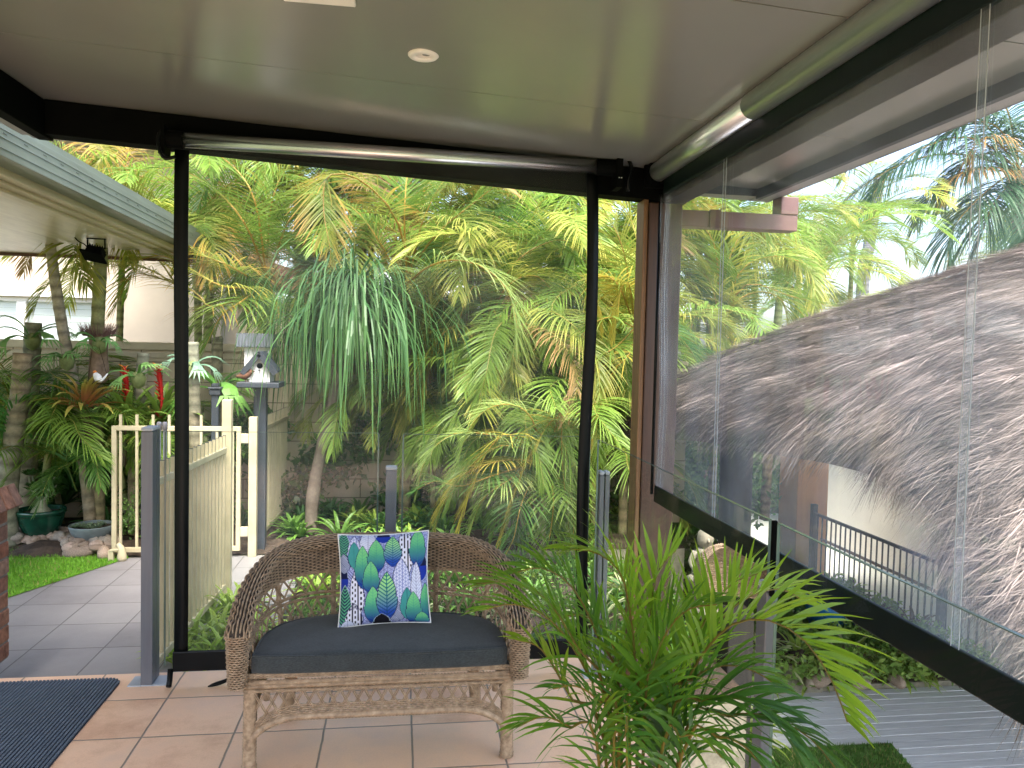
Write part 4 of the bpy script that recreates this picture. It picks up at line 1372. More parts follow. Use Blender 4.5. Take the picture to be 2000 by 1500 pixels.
pf([(1330, 1450, 2.26), (1420, 1400, 2.24), (1500, 1400, 2.2), (1580, 1440, 2.18), (1640, 1510, 2.16)], .21, n=28, start=.3, lift=.25, droop=.6, ca=GD, cb=GD2)
mb = MB()
for k in range(9):
    b = PB + Vector((rg.uniform(-.06, .06), rg.uniform(-.06, .06), .17)); t = b + Vector((rg.uniform(-.08, .06), rg.uniform(-.05, .08), rg.uniform(.35, .6)))
    mb.tube([b, b.lerp(t, .5) + Vector((rg.uniform(-.01, .01), 0, 0)), t], [.007, .006, .004], 6, lerp((0.10, .12, .02), (0.03, .03, .015), rg.random()))
mb.build('cane', M['trunk'], pp, True, loc=-PB)

# ================================================================== THATCHED HUT
hut = thing('thatched_hut', 'shaggy grey brown thatched roof hut in the lower yard on the right', 'thatched hut', (4.6, 5.0, -1.25))
EV = [(3.2, 8.6, 1.02), (2.6, 8.0, .99), (2.2, 7.4, .95), (2.10, 6.7, .96), (2.42, 6.0, 1.02), (2.62, 5.2, 1.03), (2.62, 4.2, 1.08), (2.5, 3.4, 1.06), (2.32, 2.75, .84), (2.22, 2.3, .60), (2.45, 1.95, .52), (3.2, 1.7, .6), (4.5, 1.6, .84), (6.5, 1.6, .94), (8.2, 2.5, .94), (8.5, 5, .94), (8, 8, .94), (5.5, 9.3, 1.0), (3.2, 8.6, 1.02)]
evc = crom(EV, 220)
APX = Vector((5.6, 4.9, 2.80))
def thp(s, v):
    """s 0..1 around the eave, v 0 eave .. 1 apex ; bulging profile"""
    k = s * 219; i = min(218, int(k)); e = evc[i].lerp(evc[i + 1], k - i)
    p = e.lerp(APX, v)
    bul = 0.22 * math.sin(math.pi * min(1, v ** .62)) * (1 - .35 * v)
    p.z += bul
    h = Vector((e.x - APX.x, e.y - APX.y, 0)).normalized()
    p += h * (0.10 * math.sin(math.pi * v))
    return p
mb = MB(); nu, nv = 160, 22; vs = []; fs = []
for j in range(nv + 1):
    for i in range(nu):
        vs.append(thp(i / nu, (j / nv) ** 1.3 * 1.0) - Vector((0, 0, 0.03)))
for j in range(nv):
    for i in range(nu): fs.append((j * nu + i, j * nu + (i + 1) % nu, (j + 1) * nu + (i + 1) % nu, (j + 1) * nu + i))
# underside
o0 = len(vs)
for j in range(6):
    for i in range(nu):
        e = thp(i / nu, 0.0); vs.append(e.lerp(Vector((APX.x, APX.y, 2.6)), j / 5 * .98) - Vector((0, 0, 0.13)))
for j in range(5):
    for i in range(nu): fs.append((o0 + j * nu + i, o0 + (j + 1) * nu + i, o0 + (j + 1) * nu + (i + 1) % nu, o0 + j * nu + (i + 1) % nu))
for i in range(nu): fs.append((i, o0 + i, o0 + (i + 1) % nu, (i + 1) % nu))
mb.add(vs, fs); mb.build('thatch_body', M['thatchbase'], hut, True)
mb = MB(); rt = random.Random(31)
TH = [(0.31, 0.258, 0.23), (0.18, 0.148, 0.13), (0.44, 0.375, 0.335), (0.055, 0.043, 0.037), (0.26, 0.215, 0.19)]
def straw(p, d, L, w, droop, col, segs=3):
    side = d.cross(Vector((0, 0, 1)))
    if side.length < .01: side = Vector((1, 0, 0))
    side = (side.normalized() + Vector((rt.uniform(-.3, .3), rt.uniform(-.3, .3), rt.uniform(-.3, .3)))).normalized()
    vs = []; cur = Vector(p)
    for s in range(segs + 1):
        u = s / segs
        ww = w * (1 - .75 * u)
        vs += [cur - side * ww, cur + side * ww]
        dd = (d + Vector((0, 0, -1)) * droop * u + Vector((rt.uniform(-.1, .1), rt.uniform(-.1, .1), 0))).normalized()
        cur = cur + dd * L / segs
    mb.add(vs, [(2 * g, 2 * g + 1, 2 * g + 3, 2 * g + 2) for g in range(segs)], col)
def clump(s_, v_):
    a_ = math.sin(s_ * 173 + 3 * math.sin(v_ * 17)) + math.sin(s_ * 97 - v_ * 41 + 1.3) + math.sin(s_ * 311 + v_ * 23) * .7 + math.sin(v_ * 63 + s_ * 50)
    return max(0.0, min(1.0, .5 + a_ * .2))
cnt = 0
while cnt < 60000:
    s = rt.random()
    # the side towards the patio gets most straws
    if s > 0.55 and rt.random() > 0.12: continue
    v = rt.random() ** 1.35 * .97
    p = thp(s, v); q = thp(s, max(0, v - .04)); q2 = thp(min(1, s + .004), v)
    if v < .04: q = p - (thp(s, v + .04) - p)
    dn = (q - p).normalized(); tn = (q2 - p).normalized(); nr = tn.cross(dn)
    if nr.z < 0: nr = -nr
    drift = math.sin(s * 40 + v * 7) * .16
    d = (dn + nr * rt.uniform(.0, .16) + tn * (rt.gauss(0, .24) + drift - .65)).normalized()
    c = lerp(rt.choice(TH), rt.choice(TH), rt.random()); ck = .55 + .75 * clump(s, v); c = tuple(x * ck for x in c)
    d = (d + nr * .22 * clump(s, v) ** 2).normalized()
    straw(p + nr * (.05 * clump(s, v) - .02), d, rt.uniform(.08, .24), rt.uniform(.0014, .0028), .12, c, 2)
    cnt += 1
for k in range(26000):        # shaggy fringe
    s = rt.random() * .56
    v = rt.uniform(-.0, .07)
    p = thp(s, v) - Vector((0, 0, rt.uniform(0, .12)))
    e = thp(s, 0); h = Vector((e.x - APX.x, e.y - APX.y, 0)).normalized()
    tn = (thp(min(1, s + .004), 0) - thp(s, 0)).normalized()
    d = (h * rt.uniform(.25, 1.0) + Vector((0, 0, -1)) * rt.uniform(.5, 1.1) + tn * (rt.gauss(0, .22) + .35 * math.sin(s * 90) - .45)).normalized()
    c = lerp(rt.choice(TH), rt.choice(TH), rt.random()); ck = .5 + .7 * clump(s, 0); c = tuple(x * ck for x in c)
    straw(p, d, rt.uniform(.10, .27) * (.65 + .75 * clump(s, .1)) * (1.6 if s < .17 else 1), rt.uniform(.0014, .003), rt.uniform(.3, .9), c, 4)
mb.build('thatch_straw', M['thatch'], hut)
for (x, y, r) in ((2.95, 6.4, .15), (4.6, 3.2, .1), (6.6, 3.2, .1), (6.6, 7.4, .1)):
    mb = MB(); mb.tube([(x, y, -1.25), (x + .01, y, 0), (x, y, 1.15)], [r, r * .93, r * .95], 12); mb.build('hut_post', M['darktimber'], hut, True)

# ================================================================== LOWER YARD
gm = grass('grass_mat', [tuple(atz(1440, 1470, -1.25).xy), tuple(atz(1740, 1455, -1.25).xy), tuple(atz(1830, 1560, -1.25).xy), tuple(atz(1440, 1600, -1.25).xy)], -1.235, 9000, .03, [(0.06, .16, .02), (0.12, .27, .04)], 6, kind=None, label='green artificial grass mat lying on the silver deck', cat='grass mat')
# orange pier and pale wall
mb = MB(); a = atz(1612, 1180, -1.25); 
mb.box(5.26, 5.70, 9.5, 10.0, -1.49, .62); tag(mb.build('orange_pier', M['terracotta'], bevel=.01), 'orange rendered pier under the thatch edge beside the pool fence', 'pier')
mb = MB(); mb.box(7.0, 7.2, 4.5, 13.0, -1.47, .30); mb.box(6.97, 7.23, 4.5, 13.0, .302, .35); tag(mb.build('pale_wall', M['paleredner'], bevel=.01), 'bright pale rendered wall behind the dark pool fence at right', 'wall')
mb = MB(); mb.box(5.22, 14.0, 5.92, 14, -1.499, -1.47); tag(mb.build('pale_paving', M['paleredner']), kind='structure')
pf_ = thing('pool_fence', 'dark thin-picket pool fence seen through the hazy plastic below the thatch', 'fence', (5.45, 6.9, -1.47))
FX = 5.45
for zz in (-.46, -1.36):
    mb = MB(); mb.bar((FX, 6.2, zz), (FX, 9.4, zz), .03, .035); mb.build('rail', M['slate'], pf_)
y = 6.25
while y < 9.35:
    mb = MB(); mb.tube([(FX, y, -1.36), (FX, y, -.46)], .010, 6); y += .105
    mb.build('picket', M['slate'], pf_, True)
for y in (6.95, 9.4):
    mb = MB(); mb.box(FX - .035, FX + .035, y - .035, y + .035, -1.47, -.34); mb.build('post', M['slate'], pf_, bevel=.004)
mb = MB(); mb.bar((FX + .05, 7.0, -.78), (FX + .05, 9.3, -.78), .02, .03); mb.build('tan_rail', M['timberlight'], pf_)
mb = MB(); b0 = atz(1620, 1225, -1.1); mb.lathe([(0.0, 0), (.2, 0), (.24, .22), (.25, .3), (.235, .3), (.2, .05), (0, .05)], 20, (b0.x, b0.y, -1.12)); tag(mb.build('blue_tub', M['blue'], smooth=True), 'bright blue tub beyond the bromeliads in the lower right garden', 'tub')
# statue, wicker basket on pedestal
sp_ = at(1376, 1100, 5.0)
st = thing('garden_statue', 'small weathered stone statue half hidden behind the corner post', 'statue', (sp_.x, sp_.y, sp_.z - .35))
mb = MB(); mb.lathe([(0.0, 0), (.13, 0), (.13, .05), (.09, .08), (.085, .16), (.12, .2), (.125, .24), (0, .24)], 16, (0, 0, 0)); mb.build('plinth', M['statue'], st, True, loc=(0, 0, 0))
mb = MB()
mb.lathe([(0.0, .24), (.09, .24), (.085, .30), (.06, .37), (.075, .42), (.05, .455), (.03, .46), (.05, .48), (.058, .52), (.05, .565), (.02, .6), (0, .61)], 16, (0, 0, 0))
for s in (-1, 1): mb.tube(crom([(s * .07, 0, .43), (s * .11, -.03, .36), (s * .07, -.08, .31), (s * .01, -.09, .30)], 8), [.022] * 3 + [.018] * 5, 8)
for s in (-1, 1): mb.tube(crom([(s * .05, 0, .27), (s * .12, -.06, .26), (s * .06, -.12, .25), (-s * .02, -.11, .25)], 8), .028, 8)
mb.tube([(0, -.05, .53), (0, -.068, .515), (0, -.06, .50)], .008, 6)
mb.build('figure', M['statue'], st, True, loc=(0, 0, 0))
wp = at(1450, 1100, 4.2)
wb = thing('wicker_basket', 'rounded wicker dome standing on a dark timber block beyond the near glass post', 'basket', (wp.x, wp.y, -1.2))
mb = MB()
R_ = .30
zc = wp.z - .10
for j in range(24):
    th = j / 23 * 1.25
    r = R_ * math.cos(th * .95) ; z = zc + .17 * math.sin(th * 1.25)
    pts = []
    for k in range(41):
        a = math.pi * (k / 40) * 1.2 - .3
        pts.append(Vector((wp.x + r * math.cos(a) * .8, wp.y + .1 + r * math.sin(a) * .6, z + .0015 * (1 if (k + j) % 2 else -1))))
    mb.tube(pts, .006, 4)
for j in range(16):
    z = zc - j * .012
    mb.tube([Vector((wp.x + R_ * math.cos(math.pi * (k / 40) * 1.2 - .3) * .8, wp.y + .1 + R_ * .6 * math.sin(math.pi * (k / 40) * 1.2 - .3), z + .001 * (1 if (k + j) % 2 else -1))) for k in range(41)], .006, 4)
mb.build('dome', M['wicker'], wb, True)
mb = MB(); mb.box(wp.x - .08, wp.x + .08, wp.y - .02, wp.y + .14, -1.24, zc - .19); mb.build('timber_block', M['darktimber'], wb, bevel=.01)

# ================================================================== POOL FENCE / GATE (cream)
GZ = -0.17
def cream_fence(name, label, cat, p0, p1, zt, ext, n, posts, group=None, rail_lo=-.06, r=.0095):
    a = Vector((p0[0], p0[1], 0)); b = Vector((p1[0], p1[1], 0)); d = (b - a).normalized(); L = (b - a).length
    t = thing(name, label, cat, (a.x, a.y, GZ), group)
    mb = MB(); mb.bar(a + d * .02 + Vector((0, 0, zt)), b - d * .02 + Vector((0, 0, zt)), .028, .038); mb.build('top_rail', M['cream'], t, bevel=.003)
    mb = MB(); mb.bar(a + d * .02 + Vector((0, 0, rail_lo)), b - d * .02 + Vector((0, 0, rail_lo)), .028, .038); mb.build('bottom_rail', M['cream'], t, bevel=.003)
    for i in range(n):
        p = a + d * (L * (i + .5) / n)
        mb = MB(); mb.box(p.x - r, p.x + r, p.y - r, p.y + r, rail_lo - .015, zt + ext); mb.build('picket', M['cream'], t)
        if ext > 0:
            mb = MB(); mb.box(p.x - r * .95, p.x + r * .95, p.y - r * .95, p.y + r * .95, zt + ext + .0005, zt + ext + .003); mb.build('picket_cap', M['slate'], t)
    for (f, w, top) in posts:
        p = a + d * (L * f)
        mb = MB(); mb.box(p.x - w / 2, p.x + w / 2, p.y - w / 2, p.y + w / 2, GZ, top); mb.build('post', M['cream'], t, bevel=.004)
    return t
f1 = cream_fence('pool_fence', 'cream picket fence panel running away just behind the left black blind border', 'fence', (-1.235, 4.12), (-1.17, 5.44), .88, .10, 17, [(1.03, .062, 1.22)])
f2 = cream_fence('pool_fence', 'cream picket fence beyond the gate running back under the drooping strap leaves', 'fence', (-1.20, 6.64), (-1.14, 8.1), .86, .11, 19, [(-.02, .065, 1.0)])
ml = thing('gate_latch', 'pair of grey latch rods with lilac knobs beside the tall left post', 'latch', (at(312, 960, 4.5).x, 4.5, .9))
for px_ in (311, 322):
    a_ = at(px_, 838, 4.5); b_ = at(px_, 962, 4.5)
    mb = MB(); mb.tube([a_, b_], .010, 8); mb.build('rod', M['greycap'], ml, True)
    mb = MB(); mb.tube([a_ + Vector((0, 0, -.005)), a_ + Vector((0, 0, .03)), a_ + Vector((0, 0, .04))], [.014, .014, .010], 10); mb.build('knob', M['lilac'], ml, True)
gt = cream_fence('pool_gate', 'cream metal pool gate standing open in front of the garden bed', 'gate', (-2.30, 6.60), (-1.30, 6.60), .90, .0, 8, [], rail_lo=-.10)
for x in (-2.285, -1.315):
    mb = MB(); mb.box(x - .017, x + .017, 6.58, 6.62, -.118, .918); mb.build('gate_stile', M['cream'], gt, bevel=.003)
for i in range(8):
    x = -2.30 + (i + .5) * .125
    if i < 6:
        mb = MB(); mb.box(x - .0095, x + .0095, 6.59, 6.61, .919, 1.01); mb.build('picket_top', M['cream'], gt)
mb = MB(); mb.box(-1.298, -1.235, 6.58, 6.615, .78, .86); mb.box(-1.298, -1.235, 6.58, 6.615, .0, .08); mb.build('hinge', M['fascia'], gt, bevel=.006)
gp = atz(232, 1092, GZ)
ft = thing('gate_stop', 'small cream cast gate stop on the pavers at the foot of the open gate', 'gate stop', (gp.x + .01, gp.y - .05, GZ))
mb = MB(); mb.tube(crom([(0.03, 0, 0), (.03, 0, .06), (.02, 0, .11), (-.005, 0, .14)], 8), [.036, .036, .034, .03, .028, .024, .02, .012], 10); mb.build('body', M['cream'], ft, True, loc=(0, 0, 0))
mb = MB(); mb.box(-.07, -.03, -.02, .02, -.0, .09); mb.bar((-.06, 0, .085), (.03, 0, .10), .05, .02); mb.build('arm', M['cream'], ft, bevel=.006, loc=(0, 0, 0))

# ================================================================== LEFT GARDEN BUILDINGS
# boundary block wall
bw = thing('boundary_wall', 'cream concrete block boundary wall behind the garden', 'wall', (0, 8.3, GZ))
mb = MB(); mb.box(-9, 3.2, 8.25, 8.42, -.3, 1.52); mb.build('blockwork', M['block'], bw)
mb = MB(); mb.box(-9, -1.2, 8.22, 8.45, 1.522, 1.60); mb.box(-9, -1.2, 8.235, 8.44, 1.44, 1.50); mb.build('coping', M['fascia'], bw, bevel=.006)
# neighbour house
nh = thing('neighbour_house', 'cream rendered neighbour house with white window blinds and pale tiled roof', 'house', (-6, 12, GZ))
YH = 11.0
xr_ = at(432, 600, YH).x
w0 = at(-60, 585, YH); w1 = at(192, 652, YH)
zt_, zb_ = at(100, 580, YH).z, at(100, 668, YH).z - .15
mb = MB()
mb.box(-14, xr_, YH, YH + .2, -.3, zb_); mb.box(-14, xr_, YH, YH + .2, zt_, 4.3); mb.box(w1.x, xr_, YH, YH + .2, zb_, zt_); mb.box(-14, w0.x - 2, YH, YH + .2, zb_, zt_)
mb.box(xr_ - .2, xr_, YH + .2, YH + 5, -.3, 4.3)
mb.build('wall', M['render'], nh)
wf = MB()
wf.box(w0.x - 2, w1.x, YH + .05, YH + .12, zt_ - .06, zt_); wf.box(w0.x - 2, w1.x, YH + .05, YH + .12, zb_, zb_ + .06); wf.box(w1.x - .06, w1.x, YH + .05, YH + .12, zb_ + .06, zt_ - .06)
xm = at(38, 600, YH).x; wf.box(xm - .06, xm + .06, YH + .05, YH + .12, zb_ + .06, zt_ - .06)
win = wf.build('window', M['white'], nh, bevel=.006)
mb = MB(); mb.box(w0.x - 2, w1.x, YH - .04, YH + .0, zt_ , zt_ + .05); mb.build('lintel_trim', M['white'], nh)
mb = MB()
zz = zb_ + .07
while zz < zt_ - .07: mb.box(w0.x - 2, w1.x - .06, YH + .13, YH + .135, zz, zz + .085); zz += .088
o = mb.build('venetian_blind', simple('blind_slats', (0.72, .76, .76), (0.66, .70, .71), 3, .5), nh)
mb = MB(); mb.add([(w0.x - 2, YH + .085, zb_ + .06), (w1.x - .06, YH + .085, zb_ + .06), (w1.x - .06, YH + .085, zt_ - .06), (w0.x - 2, YH + .085, zt_ - .06)], [(0, 1, 2, 3)]); mb.build('pane', M['glass'], nh)
# roof: rows of wavy tiles
RT = simple('lilac_grey_roof_tile', (0.40, 0.40, 0.46), (0.50, 0.50, 0.55), 3, .6)
mb = MB(); x0_, x1_ = -9.0, at(470, 400, 10.6).x
zr = 4.25
for r in range(14):
    yb = YH - .55 + r * .30; zb = zr + r * .155
    vs = []; fs = []
    nx = int((x1_ - x0_) / .05)
    for i in range(nx + 1):
        x = x0_ + i * .05
        wv = .022 * math.sin(x * 2 * math.pi / .3)
        vs += [(x, yb, zb + wv - .03), (x, yb, zb + wv), (x, yb + .32, zb + .165 + wv)]
    for i in range(nx):
        a = i * 3; fs += [(a, a + 3, a + 4, a + 1), (a + 1, a + 4, a + 5, a + 2)]
    mb.add(vs, fs)
mb.build('roof', RT, nh)
mb = MB(); mb.box(x0_, x1_ + .03, YH - .70, YH - .56, zr - .14, zr - .02); mb.build('gutter', M['greycap'], nh, bevel=.01)
# second building, brown eave, seen between palms
h2 = thing('brown_outbuilding', 'low outbuilding with brown fascia glimpsed behind the strap-leaf tree', 'outbuilding', (-1.6, 12, GZ))
a = at(430, 505, 11.5); b = at(590, 600, 13.5)
mb = MB(); mb.box(-3.2, .6, 12.2, 15, -.3, 2.25); mb.build('wall', M['render'], h2)
mb = MB(); mb.add([(-3.6, 11.9, 3.3), (-.2, 11.9, 2.35), (-.2, 15, 2.35), (-3.6, 15, 3.3), (-3.6, 11.9, 2.9), (-.2, 11.9, 2.1), (-.2, 15, 2.1), (-3.6, 15, 2.9)], [(0, 3, 2, 1), (0, 1, 5, 4), (1, 2, 6, 5), (4, 5, 6, 7), (3, 7, 6, 2), (0, 4, 7, 3)]); mb.build('eave', M['browndark'], h2)
M['far_wall'] = simple('far_wall', (0.26, 0.25, 0.22), None, 3, .9)
h3 = thing('far_house', 'pale grey roofed house glimpsed between palm trunks in the middle distance', 'house', (3, 22, -1))
mb = MB(); mb.box(-2, 8, 20, 26, -1.5, 2.6); mb.build('wall', M['far_wall'], h3)
mb = MB(); mb.add([(-2.6, 19.4, 2.6), (8.6, 19.4, 2.6), (8.6, 26.6, 2.6), (-2.6, 26.6, 2.6), (1, 23, 4.4), (5, 23, 4.4)], [(0, 1, 5, 4), (1, 2, 5), (2, 3, 4, 5), (3, 0, 4), (0, 3, 2, 1)]); mb.build('roof', RT, h3)

# birdhouses
def birdhouse(px, py0, py1, Y, label, w=.32):
    c = at(px, (py0 + py1) / 2, Y); t0 = at(px, py0, Y).z; b0_ = at(px, py1, Y).z
    H_ = t0 - b0_
    t = thing('birdhouse', label, 'birdhouse', (c.x, c.y, b0_))
    hw = w / 2 * .74
    mb = MB(); ap = H_ * .96; sh = H_ * .55; dd = .11
    P = [(-hw, 0), (hw, 0), (hw, sh), (0, ap - .03), (-hw, sh)]
    mb.add([(x, -dd, z) for x, z in P] + [(x, dd, z) for x, z in P], [(0, 1, 2, 3, 4), (9, 8, 7, 6, 5)] + [(i, 5 + i, 5 + (i + 1) % 5, (i + 1) % 5) for i in range(5)]); mb.build('box', M['white'], t, loc=(0, 0, 0))
    mb = MB()
    for s in (-1, 1): mb.bar((0, -.0, ap), (s * (w / 2 + .02), 0, sh - .06), .30, .022, (0, 0, 1))
    mb.build('roof', M['slate'], t, loc=(0, 0, 0))
    mb = MB(); 
    for s in (-1, 1): mb.bar((0, -.152, ap - .015), (s * (w / 2 + .025), -.152, sh - .075), .012, .045, (0, 0, 1))
    mb.build('bargeboard', M['slate'], t, loc=(0, 0, 0))
    mb = MB(); mb.tube([(0, -dd - .003, H_ * .52), (0, -dd + .001, H_ * .52)], .024, 16); mb.build('entrance_hole', M['black'], t, loc=(0, 0, 0))
    mb = MB(); mb.tube([(0, -dd, H_ * .38), (0, -dd - .05, H_ * .38)], .006, 6); mb.build('perch', M['slate'], t, loc=(0, 0, 0))
    mb = MB(); mb.box(-w / 2 - .06, w / 2 + .06, -.2, .2, -.045, -.001); mb.build('tray', M['slate'], t, bevel=.006, loc=(0, 0, 0))
    mb = MB(); mb.box(-.042, .042, -.042, .042, GZ - b0_, -.046); mb.build('post', M['slate'], t, bevel=.005, loc=(0, 0, 0))
    return t
birdhouse(512, 685, 745, 6.75, 'white birdhouse with dark gabled roof on a dark post above the pool fence', .22)
c2 = at(503, 700, 7.15)
b2 = thing('feeder_box', 'small white box with a grey corrugated lid behind the gabled birdhouse', 'feeder', (c2.x, c2.y, at(503, 740, 7.15).z))
mb = MB(); mb.box(-.10, .12, -.08, .08, 0, at(503, 678, 7.15).z - at(503, 740, 7.15).z); mb.build('box', M['white'], b2, loc=(0, 0, 0), bevel=.004)
mb = MB(); zt2 = at(503, 678, 7.15).z - at(503, 740, 7.15).z
for i in range(12): mb.tube([(-.15 + i * .026, -.13, zt2 - .0), (-.15 + i * .026, -.11, zt2 + .12)], .012, 6)
mb.box(-.165, .155, -.12, .10, zt2 + .0, zt2 + .115); mb.build('lid', M['greymetal'], b2, loc=(0, 0, 0))
mb = MB(); mb.box(-.03, .05, .0, .06, GZ - b2.location.z, -.001); mb.build('post', M['slate'], b2, loc=(0, 0, 0))
bp = at(480, 738, 6.62)
bd = thing('bird_figurine', 'little rusty brown bird ornament on the birdhouse tray', 'ornament', (bp.x, bp.y, bp.z - .03))
rust = simple('rusty_metal', (0.16, .07, .035), (0.08, .035, .02), 30, .8)
mb = MB(); mb.tube(crom([(-.08, 0, .04), (-.04, 0, .045), (0, 0, .05), (.03, 0, .075), (.045, 0, .085), (.07, 0, .085)], 12), [.006, .012, .022, .03, .032, .03, .026, .022, .022, .018, .01, .003], 8); mb.build('body', rust, bd, True, loc=(0, 0, 0))
mb = MB(); mb.tube([(.0, -.01, .03), (.0, -.01, -.01)], .003, 5); mb.tube([(.01, .01, .03), (.01, .01, -.01)], .003, 5); mb.build('legs', rust, bd, loc=(0, 0, 0))
lp = at(421, 850, 6.9)
lt = thing('garden_post', 'black square garden post with a stepped cap behind the fence', 'post', (lp.x, lp.y, GZ))
z1_ = at(421, 760, 6.9).z - GZ
mb = MB(); mb.box(-.03, .03, -.03, .03, 0, z1_); mb.build('shaft', M['slate'], lt, bevel=.004, loc=(0, 0, 0))
mb = MB(); mb.box(-.045, .045, -.045, .045, z1_ - .05, z1_); mb.box(-.055, .055, -.055, .055, z1_ + .0005, z1_ + .02); mb.box(-.03, .03, -.03, .03, z1_ + .0205, z1_ + .05); mb.build('cap', M['slate'], lt, bevel=.006, loc=(0, 0, 0))

# ================================================================== POTS, STONES
gpz = at(78, 985, 6.85)
pot = thing('glazed_pot', 'round dark green glazed pot planted with a swollen-trunk desert rose', 'pot plant', (at(78, 1050, 7.1).x, 7.12, GZ + .05))
pot.scale = (.84, .84, .84)
mb = MB(); mb.lathe([(0.0, 0), (.10, 0), (.15, .05), (.19, .14), (.215, .23), (.222, .26), (.232, .265), (.235, .30), (.222, .31), (.205, .30), (.20, .25), (0, .25)], 40); mb.build('pot', M['potgreen'], pot, True, loc=(0, 0, 0))
mb = MB(); mb.lathe([(0.204, .262), (.10, .272), (0.0, .275)], 24); mb.build('soil', M['soil'], pot, loc=(0, 0, 0))
ra_ = random.Random(3)
mb = MB()
mb.tube(crom([(0, 0, .25), (.0, 0, .31), (.01, 0, .37), (.03, 0, .43)], 8), [.10, .095, .08, .06, .048, .04, .034, .03], 12, (0.42, .42, .30))
tips = []
for k in range(7):
    a = k * .9; b = Vector((.02, 0, .40)); e = b + Vector((math.cos(a) * .13, math.sin(a) * .1, .12 + .2 * ra_.random()))
    mid = b.lerp(e, .5) + Vector((math.cos(a) * .03, math.sin(a) * .03, -.02))
    mb.tube(crom([b, mid, e], 8), [.02, .018, .016, .014, .012, .011, .010, .009], 7, (0.32, .34, .24)); tips.append(e); tips.append(mid)
mb.build('trunk', M['trunk'], pot, True, loc=(0, 0, 0))
mb = MB()
for tp in tips:
    for k in range(3): rosette(mb, 9, .07, .016, (0.07, .19, .04), (0.14, .32, .08), ra_, 60, 30, center=tp + Vector((ra_.uniform(-.03, .03), ra_.uniform(-.03, .03), ra_.uniform(-.01, .04))), segs=3)
mb.build('leaves', M['brom'], pot, loc=(0, 0, 0))
bl = thing('shallow_bowl', 'blue-grey shallow bowl of succulents sitting on the stones', 'pot plant', (at(178, 1060, 6.95).x, 6.97, GZ + .05))
bl.scale = (.9, .9, .9)
mb = MB(); mb.lathe([(0.0, 0), (.09, 0), (.15, .05), (.185, .11), (.20, .155), (.20, .165), (.188, .165), (.17, .13), (0, .13)], 36); mb.build('bowl', M['potgrey'], bl, True, loc=(0, 0, 0))
mb = MB(); mb.lathe([(0.178, .14), (0, .145)], 20); mb.build('soil', M['soil'], bl, loc=(0, 0, 0))
mb = MB()
for k in range(11):
    a = ra_.uniform(0, 6.28); r = ra_.uniform(.02, .14)
    rosette(mb, 14, .05, .010, (0.16, .26, .14), (0.30, .38, .24), ra_, 70, 10, center=(math.cos(a) * r, math.sin(a) * r, .15), segs=3)
mb.build('succulents', M['brom'], bl, loc=(0, 0, 0))

def stone_mesh(seed, flat=.55):
    r = random.Random(seed); mb = MB()
    n, m = 12, 8; vs = []; fs = []
    ph = [r.uniform(0, 6.28) for _ in range(5)]
    col = lerp(r.choice([(0.36, .25, .17), (0.30, .27, .23), (0.42, .34, .25), (0.22, .16, .12), (0.38, .29, .24)]), (0.3, .26, .22), r.random() * .5)
    for j in range(m + 1):
        th = math.pi * j / m
        for i in range(n):
            a = 2 * math.pi * i / n
            rr = 1 + .16 * math.sin(2 * a + ph[0]) + .10 * math.sin(3 * a + ph[1] + th) + .1 * math.sin(2 * th + ph[2] + a)
            vs.append((rr * math.sin(th) * math.cos(a), rr * .75 * math.sin(th) * math.sin(a), rr * math.cos(th) * flat))
    for j in range(m):
        for i in range(n): fs.append((j * n + i, (j + 1) * n + i, (j + 1) * n + (i + 1) % n, j * n + (i + 1) % n))
    mb.add(vs, fs, col)
    o = mb.build('stone', M['stone'], smooth=True); me = o.data; bpy.data.objects.remove(o); return me
SM = [stone_mesh(100 + i) for i in range(9)]
rs_ = random.Random(8)
def stone(x, y, z, s, label, group=None, k=None, sc=(1, 1, 1)):
    o = bpy.data.objects.new('stone', SM[k if k is not None else rs_.randrange(9)]); COL.objects.link(o)
    o.location = (x, y, z); o.scale = (s * sc[0], s * sc[1], s * sc[2]); o.rotation_euler = (rs_.uniform(-.2, .2), rs_.uniform(-.2, .2), rs_.uniform(0, 6.28))
    return tag(o, label, 'stone', group)
for (px, py, s, l) in ((207, 1080, .10, 'flat tan stone under the pale grey bowl, left of the gate foot'), (155, 1078, .12, 'flat grey slab stone at the lawn tip below the bowl')):
    p = atz(px, py, GZ + .03); stone(p.x, p.y, GZ + .03, s, l)
for k in range(95):
    px = rs_.uniform(10, 225); py = rs_.uniform(1040, 1064) if px < 130 else rs_.uniform(1052, 1082)
    p = atz(px, py, GZ + .03)
    stone(p.x, p.y, GZ + .06 + rs_.uniform(0, .03), rs_.uniform(.04, .075), 'rounded tan river stone in the strip edging the lawn below the pots', 'river stones edging the lawn')
for k in range(26):
    x = rs_.uniform(-.6, 1.0); y = rs_.uniform(3.95, 4.3)
    stone(x, y, -.2, rs_.uniform(.03, .06), 'pale river stone in the narrow strip outside the front glass', 'pale stones outside the front glass')
for k in range(26):
    p = atz(rs_.uniform(1560, 1800), rs_.uniform(1240, 1345), -1.15)
    stone(p.x, p.y, -1.12, rs_.uniform(.06, .13), 'brown rock among the bromeliads behind the deck', 'rocks behind the deck')
p = atz(1665, 1325, -1.2); stone(p.x + .15, p.y + .3, -1.1, .17, 'large rusty brown rock at the back edge of the deck', k=3)
p = atz(1690, 1270, -1.2); stone(p.x + .1, p.y, -1.08, .22, 'largest tan boulder in the bromeliad bed beyond the deck', k=5)

